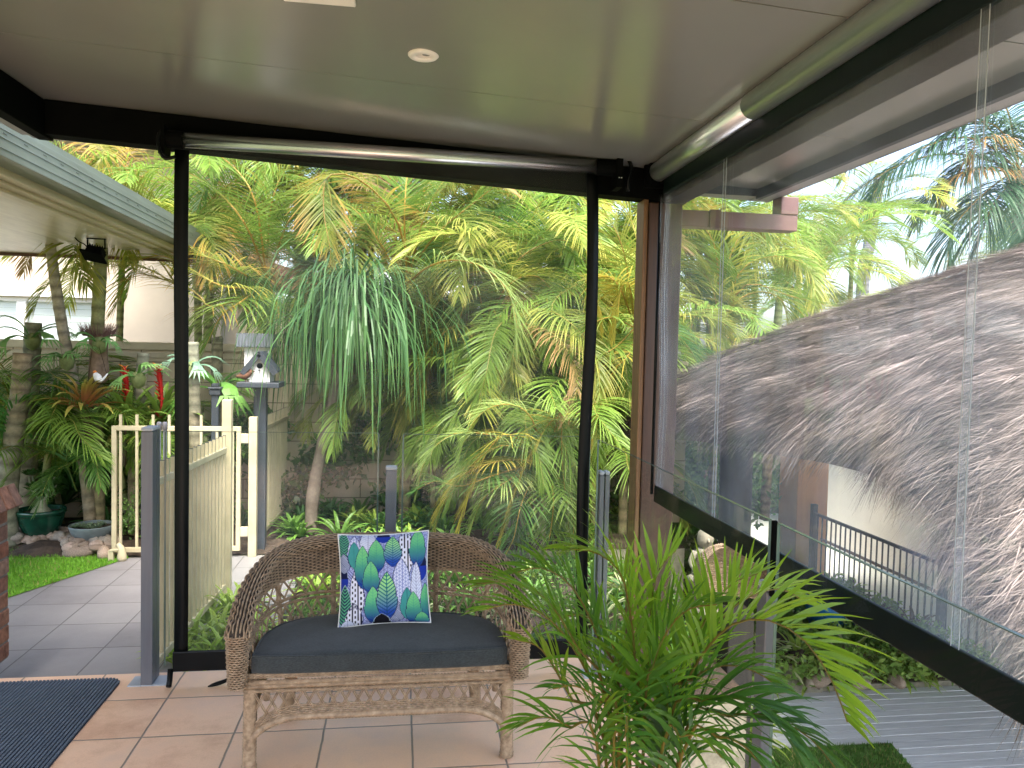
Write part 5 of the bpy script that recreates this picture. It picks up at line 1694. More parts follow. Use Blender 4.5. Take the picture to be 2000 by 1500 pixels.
# ================================================================== PLANTS
rp = random.Random(21)
BR = {
 'lime': ((0.22, .36, .05), (0.34, .46, .08)), 'green': ((0.10, .24, .04), (0.20, .38, .07)), 'redgold': ((0.42, .07, .04), (0.55, .50, .10)),
 'dark': ((0.05, .15, .035), (0.10, .24, .06)), 'maroon': ((0.20, .03, .05), (0.12, .10, .05)), 'pale': ((0.30, .38, .16), (0.50, .52, .28))}
RM = {}
for k, (cb, ct) in BR.items():
    RM[k] = []
    for v in range(3):
        mb = MB(); rosette(mb, 22 + v * 4, .36, .021, cb, ct, rp, 78, 62 + v * 12)
        o = mb.build('leaf_rosette', M['brom']); RM[k].append(o.data); bpy.data.objects.remove(o)
def brom(x, y, z, kind, s, label, group):
    o = bpy.data.objects.new('bromeliad', rp.choice(RM[kind])); COL.objects.link(o)
    o.location = (x, y, z); o.rotation_euler = (rp.uniform(-.2, .2), rp.uniform(-.2, .2), rp.uniform(0, 6.28)); o.scale = (s, s, s)
    return tag(o, label, 'bromeliad', group)
# bed between fence and blind: lime bromeliads
for (px, py, s) in ((372, 1262, .62), (425, 1255, .6), (462, 1262, .55), (400, 1215, .6), (450, 1200, .62), (478, 1185, .5), (350, 1290, .5), (440, 1285, .55), (500, 1225, .5), (405, 1290, .5), (520, 1260, .5)):
    p = atz(px, py, GZ); brom(max(p.x, -.7 if p.y < 3.9 else p.x), max(p.y, 4.0), -.2, 'lime', s * 1.5, 'lime green bromeliad crowding the bed between the wicker seat and cream fence', 'lime bromeliads left of the seat')
for k in range(34):
    x = rp.uniform(-.6, 1.8); y = rp.uniform(4.15, 6.4)
    brom(x, y, -.2, rp.choice(['green', 'dark', 'lime', 'pale', 'green']), rp.uniform(.5, .95), 'green bromeliad in the low bed behind the front blind', 'bromeliads in the bed behind the blind')
for k in range(46):
    x = rp.uniform(-1.0, 2.4); y = rp.uniform(6.75, 8.1)
    brom(x, y, GZ + .02, rp.choice(['green', 'dark', 'green', 'dark', 'lime']), rp.uniform(.6, 1.0), 'green strappy bromeliad at the foot of the boundary wall', 'bromeliads along the boundary wall')
for k in range(40):
    x = rp.uniform(-6.0, -1.4); y = rp.uniform(7.15, 8.1)
    if x > -3.4 and y < 7.3: y = 7.5
    brom(x, y, GZ + rp.choice([.0, .2, .4, .65]), rp.choice(['green', 'dark', 'green', 'lime', 'dark', 'pale']), rp.uniform(.8, 1.35), 'green bromeliad packed into the left garden bed', 'bromeliads in the left bed')
for k in range(90):
    x = rp.uniform(2.0, 5.2); y = rp.uniform(6.05, 8.5)
    brom(x, y, -1.05 if x < 3.6 else -1.2, rp.choice(['lime', 'pale', 'green', 'lime', 'maroon']), rp.uniform(.8, 1.25), 'bromeliad in the lower bed beyond the deck', 'bromeliads beyond the deck')
for k in range(8):
    p = atz(rp.uniform(1380, 1490), rp.uniform(1240, 1420), -.9)
    brom(p.x, p.y, -1.15, rp.choice(['lime', 'pale']), 1.1, 'lime bromeliad glimpsed behind the near glass post', 'lime bromeliads behind the near post')

# red-gold bromeliad tied to a palm trunk
bp_ = at(165, 800, 6.9)
o = thing('red_bromeliad', 'large yellow and red bromeliad growing on a palm trunk left of the gate', 'bromeliad', bp_)
mb = MB(); rosette(mb, 34, .46, .024, (0.45, .05, .04), (0.52, .52, .10), rp, 85, 75, cm=(0.5, .15, .08)); mb.build('leaf_rosette', M['brom'], o, loc=(0, 0, 0))
mb = MB(); mb.tube(crom([(0, 0, .05), (0, .05, -.1), (.02, .08, -.3)], 8), .035, 8, (0.10, .07, .04)); mb.build('root_ball', M['trunk'], o, True, loc=(0, 0, 0))
# two with red flower spikes
for (px, py, lab) in ((242, 715, 'bromeliad with an orange-red flower spike just left of the other'), (308, 712, 'bromeliad with a red flower spike beside the black blind border')):
    b = at(px + 6, py + 110, 7.1); f = at(px, py, 7.05)
    o = thing('flowering_bromeliad', lab, 'bromeliad', b)
    mb = MB(); rosette(mb, 20, .5, .030, (0.16, .26, .05), (0.22, .36, .07), rp, 80, 60); mb.build('leaf_rosette', M['brom'], o, loc=(0, 0, 0))
    mb = MB(); d = f - b
    mb.tube(crom([(0, 0, 0), d * .5 + Vector((.02, 0, 0)), d], 10), [.010, .010, .011, .012, .013, .015, .017, .019, .020, .01], 8, (0.42, .02, .02))
    for k in range(26):
        a = k * 2.4; u = .35 + .65 * k / 26
        c = d * u; tipd = Vector((math.cos(a) * .055, math.sin(a) * .055, .04))
        mb.tube([c, c + tipd * .4, c + tipd * .75], [.007, .006, .0015], 5, (0.55, .03, .02) if u < .9 else (0.75, .28, .05))
    mb.build('flower_spike', M['trunk'], o, True, loc=(0, 0, 0))
    mb = MB(); rosette(mb, 12, .14, .018, (0.40, .02, .03), (0.30, .03, .04), rp, 70, 40, center=(0, 0, .02)); mb.build('inner_bracts', M['brom'], o, loc=(0, 0, 0))

# left garden trunks
def trunk_thing(name, label, pix, r0, r1, Y, cols=(TAN, GREYG), cat='palm', extra=None, z0=GZ):
    pts = [at(a, b, Y) for a, b in pix]
    pts = [Vector((pts[0].x, pts[0].y, z0))] + pts if pts[0].z > z0 + .1 else pts
    t = thing(name, label, cat, pts[0])
    mb = MB(); ring_trunk(mb, pts, r0, r1, cols, .10, 12, rp); mb.build('trunk', M['trunk'], t, True)
    return t, pts[-1]
t1, top1 = trunk_thing('palm_stump', 'cut-off palm stump with a staghorn fern tied on, far left', [(55, 960), (60, 760), (65, 630)], .075, .07, 7.4)
t2, top2 = trunk_thing('slender_palm', 'slender leaning ringed palm trunk rising past the white window', [(175, 1000), (152, 800), (122, 640), (103, 515), (92, 400)], .055, .040, 7.2, (TAN, WHT))
t3, top3 = trunk_thing('slender_palm', 'palm trunk with fibrous crown of roots below the floodlight', [(192, 990), (188, 800), (190, 660), (197, 500), (200, 420)], .055, .055, 7.25, (TAN, GRT))
t4, top4 = trunk_thing('palm_stump', 'tan cut palm stump between the two red flower spikes', [(262, 900), (272, 790), (280, 690)], .05, .05, 7.3, (TAN, GREYG))
t5, top5 = trunk_thing('slender_palm', 'thick grey palm trunk rising at the left edge behind the green pot', [(15, 960), (28, 850), (40, 760), (44, 690)], .085, .07, 7.0, (GREYG, TAN))
t6, top6 = trunk_thing('palm_stump', 'cut palm stump carrying a small staghorn fern right of the black border', [(382, 900), (378, 780), (374, 668)], .06, .058, 7.0)
t7, top7 = trunk_thing('palm_stump', 'short pale cut stump on the wall line behind the fence', [(424, 700), (425, 660)], .055, .055, 8.0)
t8, top8 = trunk_thing('slender_palm', 'tan palm trunk behind the green pot', [(40, 980), (58, 880), (62, 800)], .08, .07, 7.5)
# fibre collar on t3
mb = MB(); c = at(193, 690, 7.2)
mb.lathe([(.05, -.26), (.085, -.22), (.08, -.12), (.07, 0), (.075, .1), (.09, .15), (.07, .17)], 14, tuple(c), (0.20, .14, .10)); o = mb.build('fibre_collar', M['trunk'], t3, True)
mb = MB()
for k in range(260):
    a = rp.uniform(0, 6.28); r = rp.uniform(.05, .12); b = c + Vector((math.cos(a) * r, math.sin(a) * r, .15))
    mb.tube([b, b + Vector((math.cos(a) * .05, math.sin(a) * .05, rp.uniform(.04, .12)))], [.003, .001], 3, (0.17, .10, .09))
mb.build('root_fibres', M['trunk'], t3)
# staghorn ferns
def staghorn(px, py, Y, n, L, label, cb=(0.10, .26, .07), ct=(0.22, .42, .13), up=.4):
    b = at(px, py, Y)
    t = thing('staghorn_fern', label, 'fern', b)
    mb = MB()
    for k in range(n):
        az = rp.uniform(0, 6.28) if n > 8 else k * 6.28 / n + rp.uniform(-.3, .3)
        h = Vector((math.cos(az), math.sin(az) * .7 - .25, 0)).normalized(); sd_ = Vector((-h.y, h.x, 0))
        l = L * rp.uniform(.7, 1.1)
        cur = Vector((0, 0, 0)); e = rad(rp.uniform(20, 75)) * (1 if up > .3 else .6)
        vs = []; cs = []; pts = []
        for s in range(8):
            u = s / 7; ee = e - rad(95) * u ** 1.4
            wd = L * (.035 + .11 * u ** 1.5)
            ru = 1 + .25 * math.sin(s * 2.3 + k)
            vs += [cur - sd_ * wd * ru, cur + Vector((0, 0, .01)), cur + sd_ * wd * ru]; c = lerp(cb, ct, u); cs += [c, c, c]; pts.append(cur.copy())
            cur = cur + (h * math.cos(ee) + Vector((0, 0, math.sin(ee)))) * l / 7
        mb.add(vs, [(a, a + 1, a + 4, a + 3) for a in range(0, 21, 3)] + [(a + 1, a + 2, a + 5, a + 4) for a in range(0, 21, 3)], cs)
        end = pts[-1]; dirn = (pts[-1] - pts[-2]).normalized()
        for q in range(5):
            f = (q - 2) / 2; p0 = end + sd_ * L * .145 * f; tip = p0 + (dirn + sd_ * f * .7).normalized() * L * .28 * rp.uniform(.7, 1.2) + Vector((0, 0, -.03))
            mb.add([p0 - sd_ * L * .04, p0 + sd_ * L * .04, tip], [(0, 1, 2)], ct)
    mb.build('fronds', M['brom'], t, loc=(0, 0, 0))
    mb = MB(); mb.lathe([(0, .07), (.05, .05), (.065, 0), (.05, -.06), (0, -.09)], 10, (0, .03, 0), (0.20, .24, .10)); mb.build('shield_base', M['trunk'], t, True, loc=(0, 0, 0))
staghorn(60, 665, 7.3, 7, .34, 'pale staghorn fern on the far left stump')
staghorn(192, 672, 7.1, 7, .24, 'small staghorn fern on the fibrous palm trunk', (0.08, .24, .06), (0.18, .38, .12))
staghorn(128, 705, 7.1, 6, .30, 'staghorn fern strapped to the leaning ringed trunk')
staghorn(375, 720, 6.9, 6, .30, 'grey-green staghorn fern on the stump right of the black border', (0.10, .22, .14), (0.20, .34, .24))
staghorn(425, 765, 7.3, 11, .50, 'large broad staghorn fern behind the black garden post', (0.06, .18, .03), (0.12, .27, .05))
staghorn(268, 740, 7.0, 6, .3, 'arching fern between the red flower spikes and the blind')
# bird on swing
bs = at(193, 745, 6.9)
sw = thing('bird_swing', 'white and orange bird ornament on a hanging wire swing', 'ornament', bs)
mb = MB(); mb.tube([(-.09, 0, -.02), (.09, 0, -.02)], .004, 6); mb.tube([(-.085, 0, -.02), (-.05, 0, .3)], .0015, 4); mb.tube([(.085, 0, -.02), (-.0, 0, .3)], .0015, 4); mb.build('swing', M['black'], sw, loc=(0, 0, 0))
mb = MB(); mb.tube(crom([(-.035, 0, .07), (-.02, 0, .05), (0, 0, .02), (.03, 0, .015), (.07, 0, .07)], 10), [.010, .022, .026, .032, .034, .03, .02, .012, .008, .004], 8, (0.75, .75, .75)); mb.tube([(-.03, 0, .075), (-.036, 0, .09)], [.018, .01], 8, (0.75, .25, .06)); mb.build('bird', M['stone'], sw, True, loc=(0, 0, 0))

# small-leaved hedge shrub by the gate
def leafcloud(name, label, cat, boxes, n, ls, cols, seed, kind=None, group=None, stems=True, mat='brom'):
    r = random.Random(seed); mb = MB()
    for k in range(n):
        (cx, cy, cz_, rx, ry, rz) = r.choice(boxes)
        while True:
            u = Vector((r.uniform(-1, 1), r.uniform(-1, 1), r.uniform(-1, 1)))
            if u.length < 1: break
        u = u * (0.65 + .35 * r.random())
        p = Vector((cx + u.x * rx, cy + u.y * ry, cz_ + u.z * rz))
        a = Vector((r.gauss(0, 1), r.gauss(0, 1), r.gauss(0, 1))).normalized(); b = a.cross(Vector((r.gauss(0, 1), r.gauss(0, 1), r.gauss(0, 1)))).normalized()
        s = ls * r.uniform(.6, 1.3)
        c = lerp(cols[0], cols[1], r.random())
        mb.add([p - a * s, p + b * s * .45, p + a * s, p - b * s * .45], [(0, 1, 2, 3)], c)
    if stems:
        for (cx, cy, cz_, rx, ry, rz) in boxes[:6]:
            mb.tube([(cx, cy, cz_ - rz - .2), (cx + .02, cy, cz_), (cx, cy, cz_ + rz * .5)], [.02, .014, .006], 5, (0.10, .07, .04))
    o = mb.build(name, M[mat]); tag(o, label, cat, group, kind); return o
gx = at(255, 940, 6.9)
leafcloud('jade_shrub', 'small round-leaved shrub growing behind the open gate', 'shrub', [(gx.x + i * .12, 7.0 + (i % 2) * .1, .1 + .28 * (i % 4), .2, .16, .22) for i in range(-1, 5)], 3600, .018, [(0.10, .22, .04), (0.24, .38, .10)], 2)
leafcloud('garden_undergrowth', None, None, [(x, 7.9 + .12 * (i % 3), .1 + .32 * (i % 3), .5, .22, .32) for i, x in enumerate(np.linspace(-6, 2.6, 22))], 9000, .05, [(0.03, .09, .018), (0.10, .22, .04)], 5, kind='stuff', stems=False)
leafcloud('lime_groundcover', None, None, [(x, y, -1.02, .3, .3, .16) for x in np.linspace(2.0, 5.0, 10) for y in (6.0, 6.6, 7.3, 8.0)], 15000, .035, [(0.12, .24, .04), (0.30, .44, .10)], 25, kind='stuff', stems=False)
leafcloud('bed_groundcover', None, None, [(x, y, -.15, .28, .25, .12) for x in np.linspace(-.5, 1.8, 7) for y in (4.5, 5.2, 5.9)], 9000, .022, [(0.04, .11, .02), (0.16, .28, .06)], 15, kind='stuff', stems=False)

# ------------------------------------------------ ponytail palm with hanging straps
base = atz(606, 1052, GZ)
pc = at(694, 640, base.y)
pony = thing('ponytail_palm', 'tall ponytail palm with a curved bare trunk and long drooping dark green straps', 'ponytail palm', (base.x, base.y, GZ))
mb = MB()
tp = [(base.x, base.y, GZ - .05), at(612, 960, base.y), at(632, 860, base.y), at(655, 760, base.y), at(668, 690, base.y), at(680, 630, base.y)]
P = crom(tp, 40); rr = random.Random(4)
mb.tube(P, [(.062 - .022 * i / 39) * rr.uniform(.95, 1.06) for i in range(40)], 12, [lerp((0.20, .16, .13), (0.13, .10, .08), rr.random()) for _ in range(40)]); mb.build('trunk', M['trunk'], pony, True)
def straps(mb, c, n, L0, L1, w, rng, cb, ct, lean=0):
    for k in range(n):
        az = rng.uniform(0, 2 * math.pi); e = rad(rng.uniform(15, 86)); l = rng.uniform(L0, L1)
        h = Vector((math.cos(az), math.sin(az), 0)); sd_ = Vector((-math.sin(az), math.cos(az), 0))
        cur = c + Vector((0, 0, rng.uniform(-.14, .14))); seg = 11; vs = []; cs = []
        out = rng.uniform(.75, 1.25)
        tw = rng.uniform(-.12, .12); c0 = lerp(cb, ct, rng.random())
        e_end = rad(-86)
        for s in range(seg + 1):
            u = s / seg
            wd = w * (1 - .12 * u) * (1 if u < .75 else max(.05, (1 - u) / .25)) * (0.8 + .2 * min(1, u * 5))
            ee = e + (e_end - e) * min(1, (u * 1.55 / out) ** 1.35)
            vs += [cur - sd_ * wd, cur + sd_ * wd]
            cc = lerp(c0, (0.09, .20, .05), max(0, u - .55) * 1.2 * (1 if k % 3 else .2)); cs += [cc, cc]
            cur = cur + (h * math.cos(ee) + Vector((0, 0, math.sin(ee))) + sd_ * tw * u).normalized() * l / seg
        mb.add(vs, [(2 * g, 2 * g + 1, 2 * g + 3, 2 * g + 2) for g in range(seg)], cs)
rq = random.Random(44)
mb = MB(); straps(mb, pc, 760, .85, 1.95, .0072, rq, (0.03, 0.095, 0.028), (0.075, 0.17, 0.05)); mb.build('strap_leaves', M['dark_leaf'], pony)
mb = MB(); straps(mb, at(700, 590, base.y), 220, .5, 1.3, .0085, rq, (0.035, .11, .03), (0.10, .21, .06)); mb.build('strap_leaves', M['dark_leaf'], pony)

# ------------------------------------------------ palms
seedn = 0
def ar(px, Y, h, fr, label, z0=GZ, nst=2, scale=1.0, nf=8, mix=None, group='golden cane palms behind the blinds', spread=.35, r=.045, lean=.15, hang=False):
    global seedn
    seedn += 1
    rr = random.Random(seedn * 13)
    b = at(px, 700, Y); 
    st = [(rr.uniform(-spread, spread), rr.uniform(-spread, spread), h * rr.uniform(.75, 1.05), rr.uniform(-lean, lean), rr.uniform(-lean, lean), r * rr.uniform(.8, 1.15)) for _ in range(nst)]
    return areca((b.x, b.y, z0), st, label, fr, group, scale=scale, seed=seedn, nf=nf, mix=mix, hang=hang)
MX = ['green', 'green', 'olive', 'dark', 'brown', 'green', 'olive', 'green', 'yellow', 'green', 'olive', 'orange']
MX2 = ['green', 'green', 'olive', 'yellow']
# background rows: each label says where it stands
specs = [
 (250, 9.4, 3.2, 1, 'golden cane palm behind the lower house eave, above the tiled roof'),
 (330, 9.0, 2.6, 2, 'golden cane palm rising at the black left border of the front blind'),
 (430, 9.2, 2.9, 3, 'golden cane palm in front of the neighbour roof corner'),
 (540, 9.6, 3.2, 3, 'tall golden cane palm directly left of the ponytail palm'),
 (640, 9.9, 2.8, 3, 'golden cane palm right behind the ponytail palm crown'),
 (745, 10.2, 3.2, 3, 'golden cane palm between the ponytail palm and the pale-shafted trunk'),
 (840, 8.9, 2.6, 3, 'golden cane palm in the middle of the front blind view'),
 (930, 9.6, 3.2, 3, 'tall golden cane palm just right of the middle of the front blind'),
 (1010, 8.7, 2.3, 3, 'golden cane palm with dense fronds left of the right black border'),
 (1090, 9.6, 3.1, 3, 'golden cane palm at the right black border of the front blind'),
 (1170, 8.9, 2.6, 3, 'golden cane palm between the black border and the timber post'),
 (1235, 9.7, 3.0, 3, 'golden cane palm directly left of the timber post'),
]
for (px, Y, h, nst, lab) in specs: ar(px, Y, h, 'green', lab, nst=nst, nf=8, mix=MX)
# lower, nearer palms filling under the crowns
for (px, Y, h, lab) in ((880, 7.6, 1.0, 'short bushy palm right of the grey middle post'), (1000, 7.3, .9, 'short bushy palm behind the right half of the wicker seat'), (1100, 7.4, 1.2, 'short bushy palm beside the right black border'), (1215, 8.2, 1.3, 'short bushy palm under the left tip of the thatch'), (815, 8.6, 1.2, 'short palm standing just behind the straps of the ponytail palm'), (1140, 6.9, .5, 'low bushy palm behind the right twin grey post')):
    ar(px, Y, h, 'green', lab, nst=3, nf=6, mix=['green', 'olive', 'green', 'green'], scale=.75, spread=.25, hang=True, group='short bushy palms behind the seat', r=.03)
MXH = ['green', 'olive', 'yellow', 'green', 'dark', 'green', 'olive', 'yellow', 'brown']
for (px, Y, h, lab) in ((775, 9.0, 1.55, 'drooping cane palm showing between the ponytail straps and the middle of the blind'), (885, 8.6, 1.3, 'drooping cane palm above the grey middle post'), (945, 8.3, 1.6, 'drooping cane palm left of the yellowing fronds behind the seat'), (985, 7.5, 1.75, 'drooping cane palm under the big arching frond'), (1060, 7.6, 1.5, 'drooping cane palm behind the yellowing fronds'), (1130, 7.8, 1.85, 'drooping cane palm crossing the right black border'), (1180, 8.2, 1.7, 'drooping cane palm between the border and the timber post'), (1020, 8.1, 2.3, 'taller drooping cane palm in the right half of the blind'), (880, 8.1, 2.2, 'taller drooping cane palm right of the pale-shafted trunk')):
    ar(px, Y, h, 'green', lab, nst=2, nf=9, mix=MXH, scale=.85, spread=.25, group='drooping cane palms behind the seat', r=.035, hang=True)
# palms beyond the hut
for (px, Y, h, n, lab, z0) in ((1345, 11, 3.6, 3, 'golden cane palm just right of the timber post beyond the hut', -.6), (1430, 10.6, 3.1, 3, 'golden cane palm above the left slope of the thatch', -.6), (1520, 11.2, 3.3, 2, 'golden cane palm behind the thatch below the timber bracket', -.6), (1600, 12.5, 3.6, 2, 'golden cane palm beside the grey bare trunk', -.8), (1690, 15, 3.2, 2, 'distant palm left of the bright sky gap', -1.2), (1800, 17, 3.0, 2, 'distant palm below the bright sky gap', -1.2), (1960, 15, 5.2, 2, 'distant palm at the right edge above the thatch', -1.2), (1640, 14, 5.6, 2, 'tall palm topping out near the gutter at right', -1.2)):
    ar(px, Y, h, 'green', lab, z0=z0, nst=n, nf=8, mix=MX2, group='palms beyond the hut', scale=1.15)
# left garden palms
for (px, Y, h, lab, sc) in ((20, 7.6, .8, 'low palm behind the green glazed pot', .7), (110, 7.7, .55, 'low feather palm between the leaning trunks', .65), (170, 7.9, .45, 'low palm below the white window', .6), (300, 8.0, .6, 'low palm behind the open gate', .6), (235, 7.6, .4, 'low palm left of the open gate', .6)):
    ar(px, Y, h, 'green', lab, nst=2, nf=7, mix=['green', 'dark', 'green'], scale=sc, spread=.15, group='low palms in the left bed', r=.03)
# small arching near fronds at far left (dark green with clear leaflets)
mid = thing('feather_palm', 'young feather palm with glossy arching fronds in front of the stumps at left', 'palm', (at(30, 900, 6.95).x, 6.95, GZ))
for pix in ([(5, 930), (10, 860), (25, 800), (60, 780), (90, 800), (100, 840)], [(20, 930), (60, 860), (90, 850), (130, 860), (165, 890), (170, 930)], [(15, 930), (0, 850), (-20, 800), (-60, 790)], [(150, 960), (130, 900), (140, 870), (165, 880), (175, 930)]):
    traced_frond(mid, pix, 6.95, .34, n=22, w=.014, droop=.5, ca=(0.05, .16, .03), cb=(0.12, .28, .06), rng=rp, start=.35, lift=.1, rach=.006, rc=(0.18, .25, .06))

# hero palms, traced fronds
hp = areca(tuple(at(795, 700, 7.8).xy) + (GZ,), [(0, 0, at(790, 640, 7.8).z - GZ, .0, 0, .06)], 'golden cane palm with pale shaft and orange stalks at the centre of the view', 'green', None, nf=0, seed=99)
dp_ = None
def hf(pix, Y, leaf=.55, c='g', root=hp, **kw):
    pal = {'g': ((0.10, .20, .03), (0.22, .34, .06), (0.30, .38, .08)), 'y': ((0.20, .30, .05), (0.46, .42, .08), (0.60, .48, .10)), 'o': ((0.17, .27, .04), (0.34, .36, .07), (0.72, .32, .07)), 'Y': ((0.32, .34, .06), (0.62, .48, .08), (0.72, .50, .09)), 'p': ((0.22, .34, .08), (0.36, .46, .14), (0.44, .50, .18)), 'd': ((0.04, .12, .02), (0.10, .22, .04), (0.12, .24, .05))}[c]
    d = dict(n=60, w=.0095, droop=.55, ca=pal[0], cb=pal[1], tipc=pal[2], rng=rp, start=.2, lift=.15, rach=.011, rc=(0.50, .33, .08), segs=5)
    d.update(kw)
    d['n'] = int(d['n'] * 1.2); d['w'] *= .85
    pix = [(q[0], q[1], (q[2] if len(q) > 2 else Y) - (.65 if i and root is not dp_ else 0)) for i, q in enumerate(pix)]
    traced_frond(root, pix, Y, leaf * 1.12, **d)
# big orange-edged frond upper left
hf([(800, 520, 7.6), (770, 420, 7.3), (700, 350, 7.1), (640, 345, 7.0), (632, 410, 6.9), (642, 470, 6.85), (648, 505, 6.85)], 7, .40, 'o', start=.40, droop=.35, a0=75, a1=30, lift=0)
# arch to the right
hf([(790, 560, 7.7), (830, 525, 7.5), (880, 508, 7.3), (940, 520, 7.15), (990, 565, 7.05), (1010, 640, 7.0), (1000, 700, 7.0)], 7, .60, 'p', start=.22, droop=.55)
hf([(795, 540, 7.8), (850, 460, 7.7), (920, 400, 7.6), (990, 350, 7.5), (1060, 330, 7.4)], 7, .5, 'g', start=.35, droop=.8)
hf([(795, 540, 7.8), (790, 420, 7.8), (800, 320, 7.8), (830, 260, 7.8)], 7, .5, 'g', start=.5)
hf([(800, 540, 7.8), (830, 420, 7.9), (890, 330, 8.0), (980, 300, 8.0)], 7, .5, 'g', start=.4, droop=.8)
hf([(785, 560, 7.8), (740, 470, 7.9), (680, 400, 8.0), (600, 380, 8.1), (540, 420, 8.1)], 7, .5, 'g', start=.3, droop=.8)
hf([(790, 590, 7.9), (770, 620, 8.2), (800, 700, 8.2), (810, 790, 8.1), (800, 850, 8.1)], 7, .5, 'y', start=.2, droop=.6)
# upper left palm fronds
ul = areca(tuple(at(505, 700, 8.3).xy) + (GZ,), [(0, 0, at(515, 560, 8.3).z - GZ, .05, 0, .06)], 'golden cane palm with grey trunk between the birdhouse and the ponytail palm', 'green', None, nf=0, seed=98)
for pix, c in (([(520, 540), (480, 440), (420, 370), (350, 330), (300, 330)], 'g'), ([(520, 540), (500, 400), (460, 330), (400, 290), (340, 290)], 'g'), ([(515, 560), (450, 520), (400, 500), (350, 470)], 'o'), ([(520, 560), (440, 560), (380, 530), (320, 500), (260, 510)], 'y'), ([(520, 555), (470, 590), (430, 620), (400, 680)], 'g'), ([(525, 540), (560, 440), (600, 400), (640, 420)], 'g'), ([(520, 560), (420, 600), (380, 570), (300, 540), (255, 540), (225, 600)], 'o'), ([(525, 545), (545, 620), (530, 700)], 'g'), ([(520, 530), (530, 400), (560, 330), (600, 310)], 'y')):
    hf(pix, 8.2 if pix[-1][0] > 400 else 8.0, .5, c, ul, n=40)
# right-of-centre palms: low big fronds
rc2 = areca(tuple(at(1060, 900, 6.9).xy) + (GZ,), [(0, 0, at(1060, 900, 6.9).z - GZ, .0, 0, .04)], 'cane palm with yellowing fronds hanging over the bed behind the seat', 'green', None, nf=0, seed=97, shaft=False)
for pix, c, lf in (
  ([(1060, 900), (1090, 820), (1070, 830), (1040, 880), (1010, 950), (985, 1030), (975, 1060)], 'Y', .33),
  ([(1060, 900), (1000, 850), (960, 870), (930, 930), (905, 1000), (895, 1050)], 'Y', .30),
  ([(1060, 900), (980, 900), (900, 930), (860, 990), (850, 1040)], 'Y', .26),
  ([(1060, 900), (990, 940), (940, 980), (915, 1050)], 'p', .28),
  ([(1060, 890), (960, 850), (880, 850), (830, 900), (815, 960)], 'p', .30),
  ([(1060, 900), (1040, 820), (1000, 790), (950, 800), (915, 840), (895, 900)], 'p', .33),
  ([(1060, 890), (1075, 800), (1095, 800), (1098, 900), (1108, 1000), (1115, 1060)], 'p', .40),
  ([(1060, 900), (1000, 870), (940, 890), (880, 960), (850, 1030), (835, 1060)], 'g', .30),
  ([(1060, 890), (1080, 960), (1075, 1040), (1060, 1100)], 'g', .30),
  ([(1060, 900), (960, 930), (900, 950), (850, 940), (810, 960)], 'd', .32),
  ([(1060, 900), (1020, 980), (1000, 1060), (960, 1120)], 'd', .32),
  ([(1060, 900), (1110, 960), (1120, 1040), (1100, 1110)], 'g', .32)):
    hf(pix, 6.7, lf, c, rc2, n=44, w=.010, droop=.45, rach=.007)
rc3 = areca(tuple(at(1225, 700, 7.0).xy) + (GZ,), [(0, 0, at(1235, 640, 7.0).z - GZ, .0, 0, .04)], 'cane palm with bright yellow fronds next to the timber post above the thatch tip', 'green', None, nf=0, seed=96, shaft=False)
for pix, c, lf in (
  ([(1240, 640), (1230, 690), (1195, 730), (1165, 820), (1150, 900), (1140, 980)], 'Y', .30),
  ([(1240, 640), (1210, 560), (1180, 540), (1160, 560), (1170, 640)], 'Y', .28),
  ([(1240, 640), (1230, 560), (1215, 560), (1205, 610), (1200, 660)], 'Y', .28),
  ([(1240, 640), (1200, 680), (1160, 700), (1130, 740)], 'g', .34),
  ([(1240, 640), (1190, 620), (1140, 650), (1110, 720)], 'g', .34),
  ([(1240, 640), (1220, 500), (1190, 430), (1150, 400)], 'y', .36),
  ([(1240, 640), (1250, 520), (1230, 420), (1200, 390)], 'y', .36)):
    hf(pix, 6.8, lf, c, rc3, n=42, w=.0105, droop=.5, rach=.007)
rc4 = areca(tuple(at(955, 700, 8.0).xy) + (GZ,), [(0, 0, at(950, 640, 8.0).z - GZ, .0, 0, .045)], 'cane palm behind the big arching frond in the middle of the blind', 'green', None, nf=0, seed=95, shaft=False)
for pix, c, lf in (
  ([(950, 640), (960, 600), (975, 640), (985, 720), (985, 800), (990, 860)], 'g', .42),
  ([(950, 640), (930, 560), (905, 600), (885, 680)], 'p', .40),
  ([(950, 640), (960, 540), (900, 540), (850, 600), (830, 680)], 'y', .45),
  ([(950, 640), (1000, 640), (1060, 680), (1100, 740)], 'g', .42),
  ([(950, 640), (940, 720), (930, 800)], 'g', .40),
  ([(950, 640), (990, 560), (1050, 540), (1100, 600)], 'y', .42),
  ([(950, 640), (1000, 520), (1080, 470), (1130, 480)], 'g', .42),
  ([(950, 640), (880, 640), (840, 700), (830, 780)], 'y', .42)):
    hf(pix, 7.7, lf, c, rc4, n=44, w=.0125)
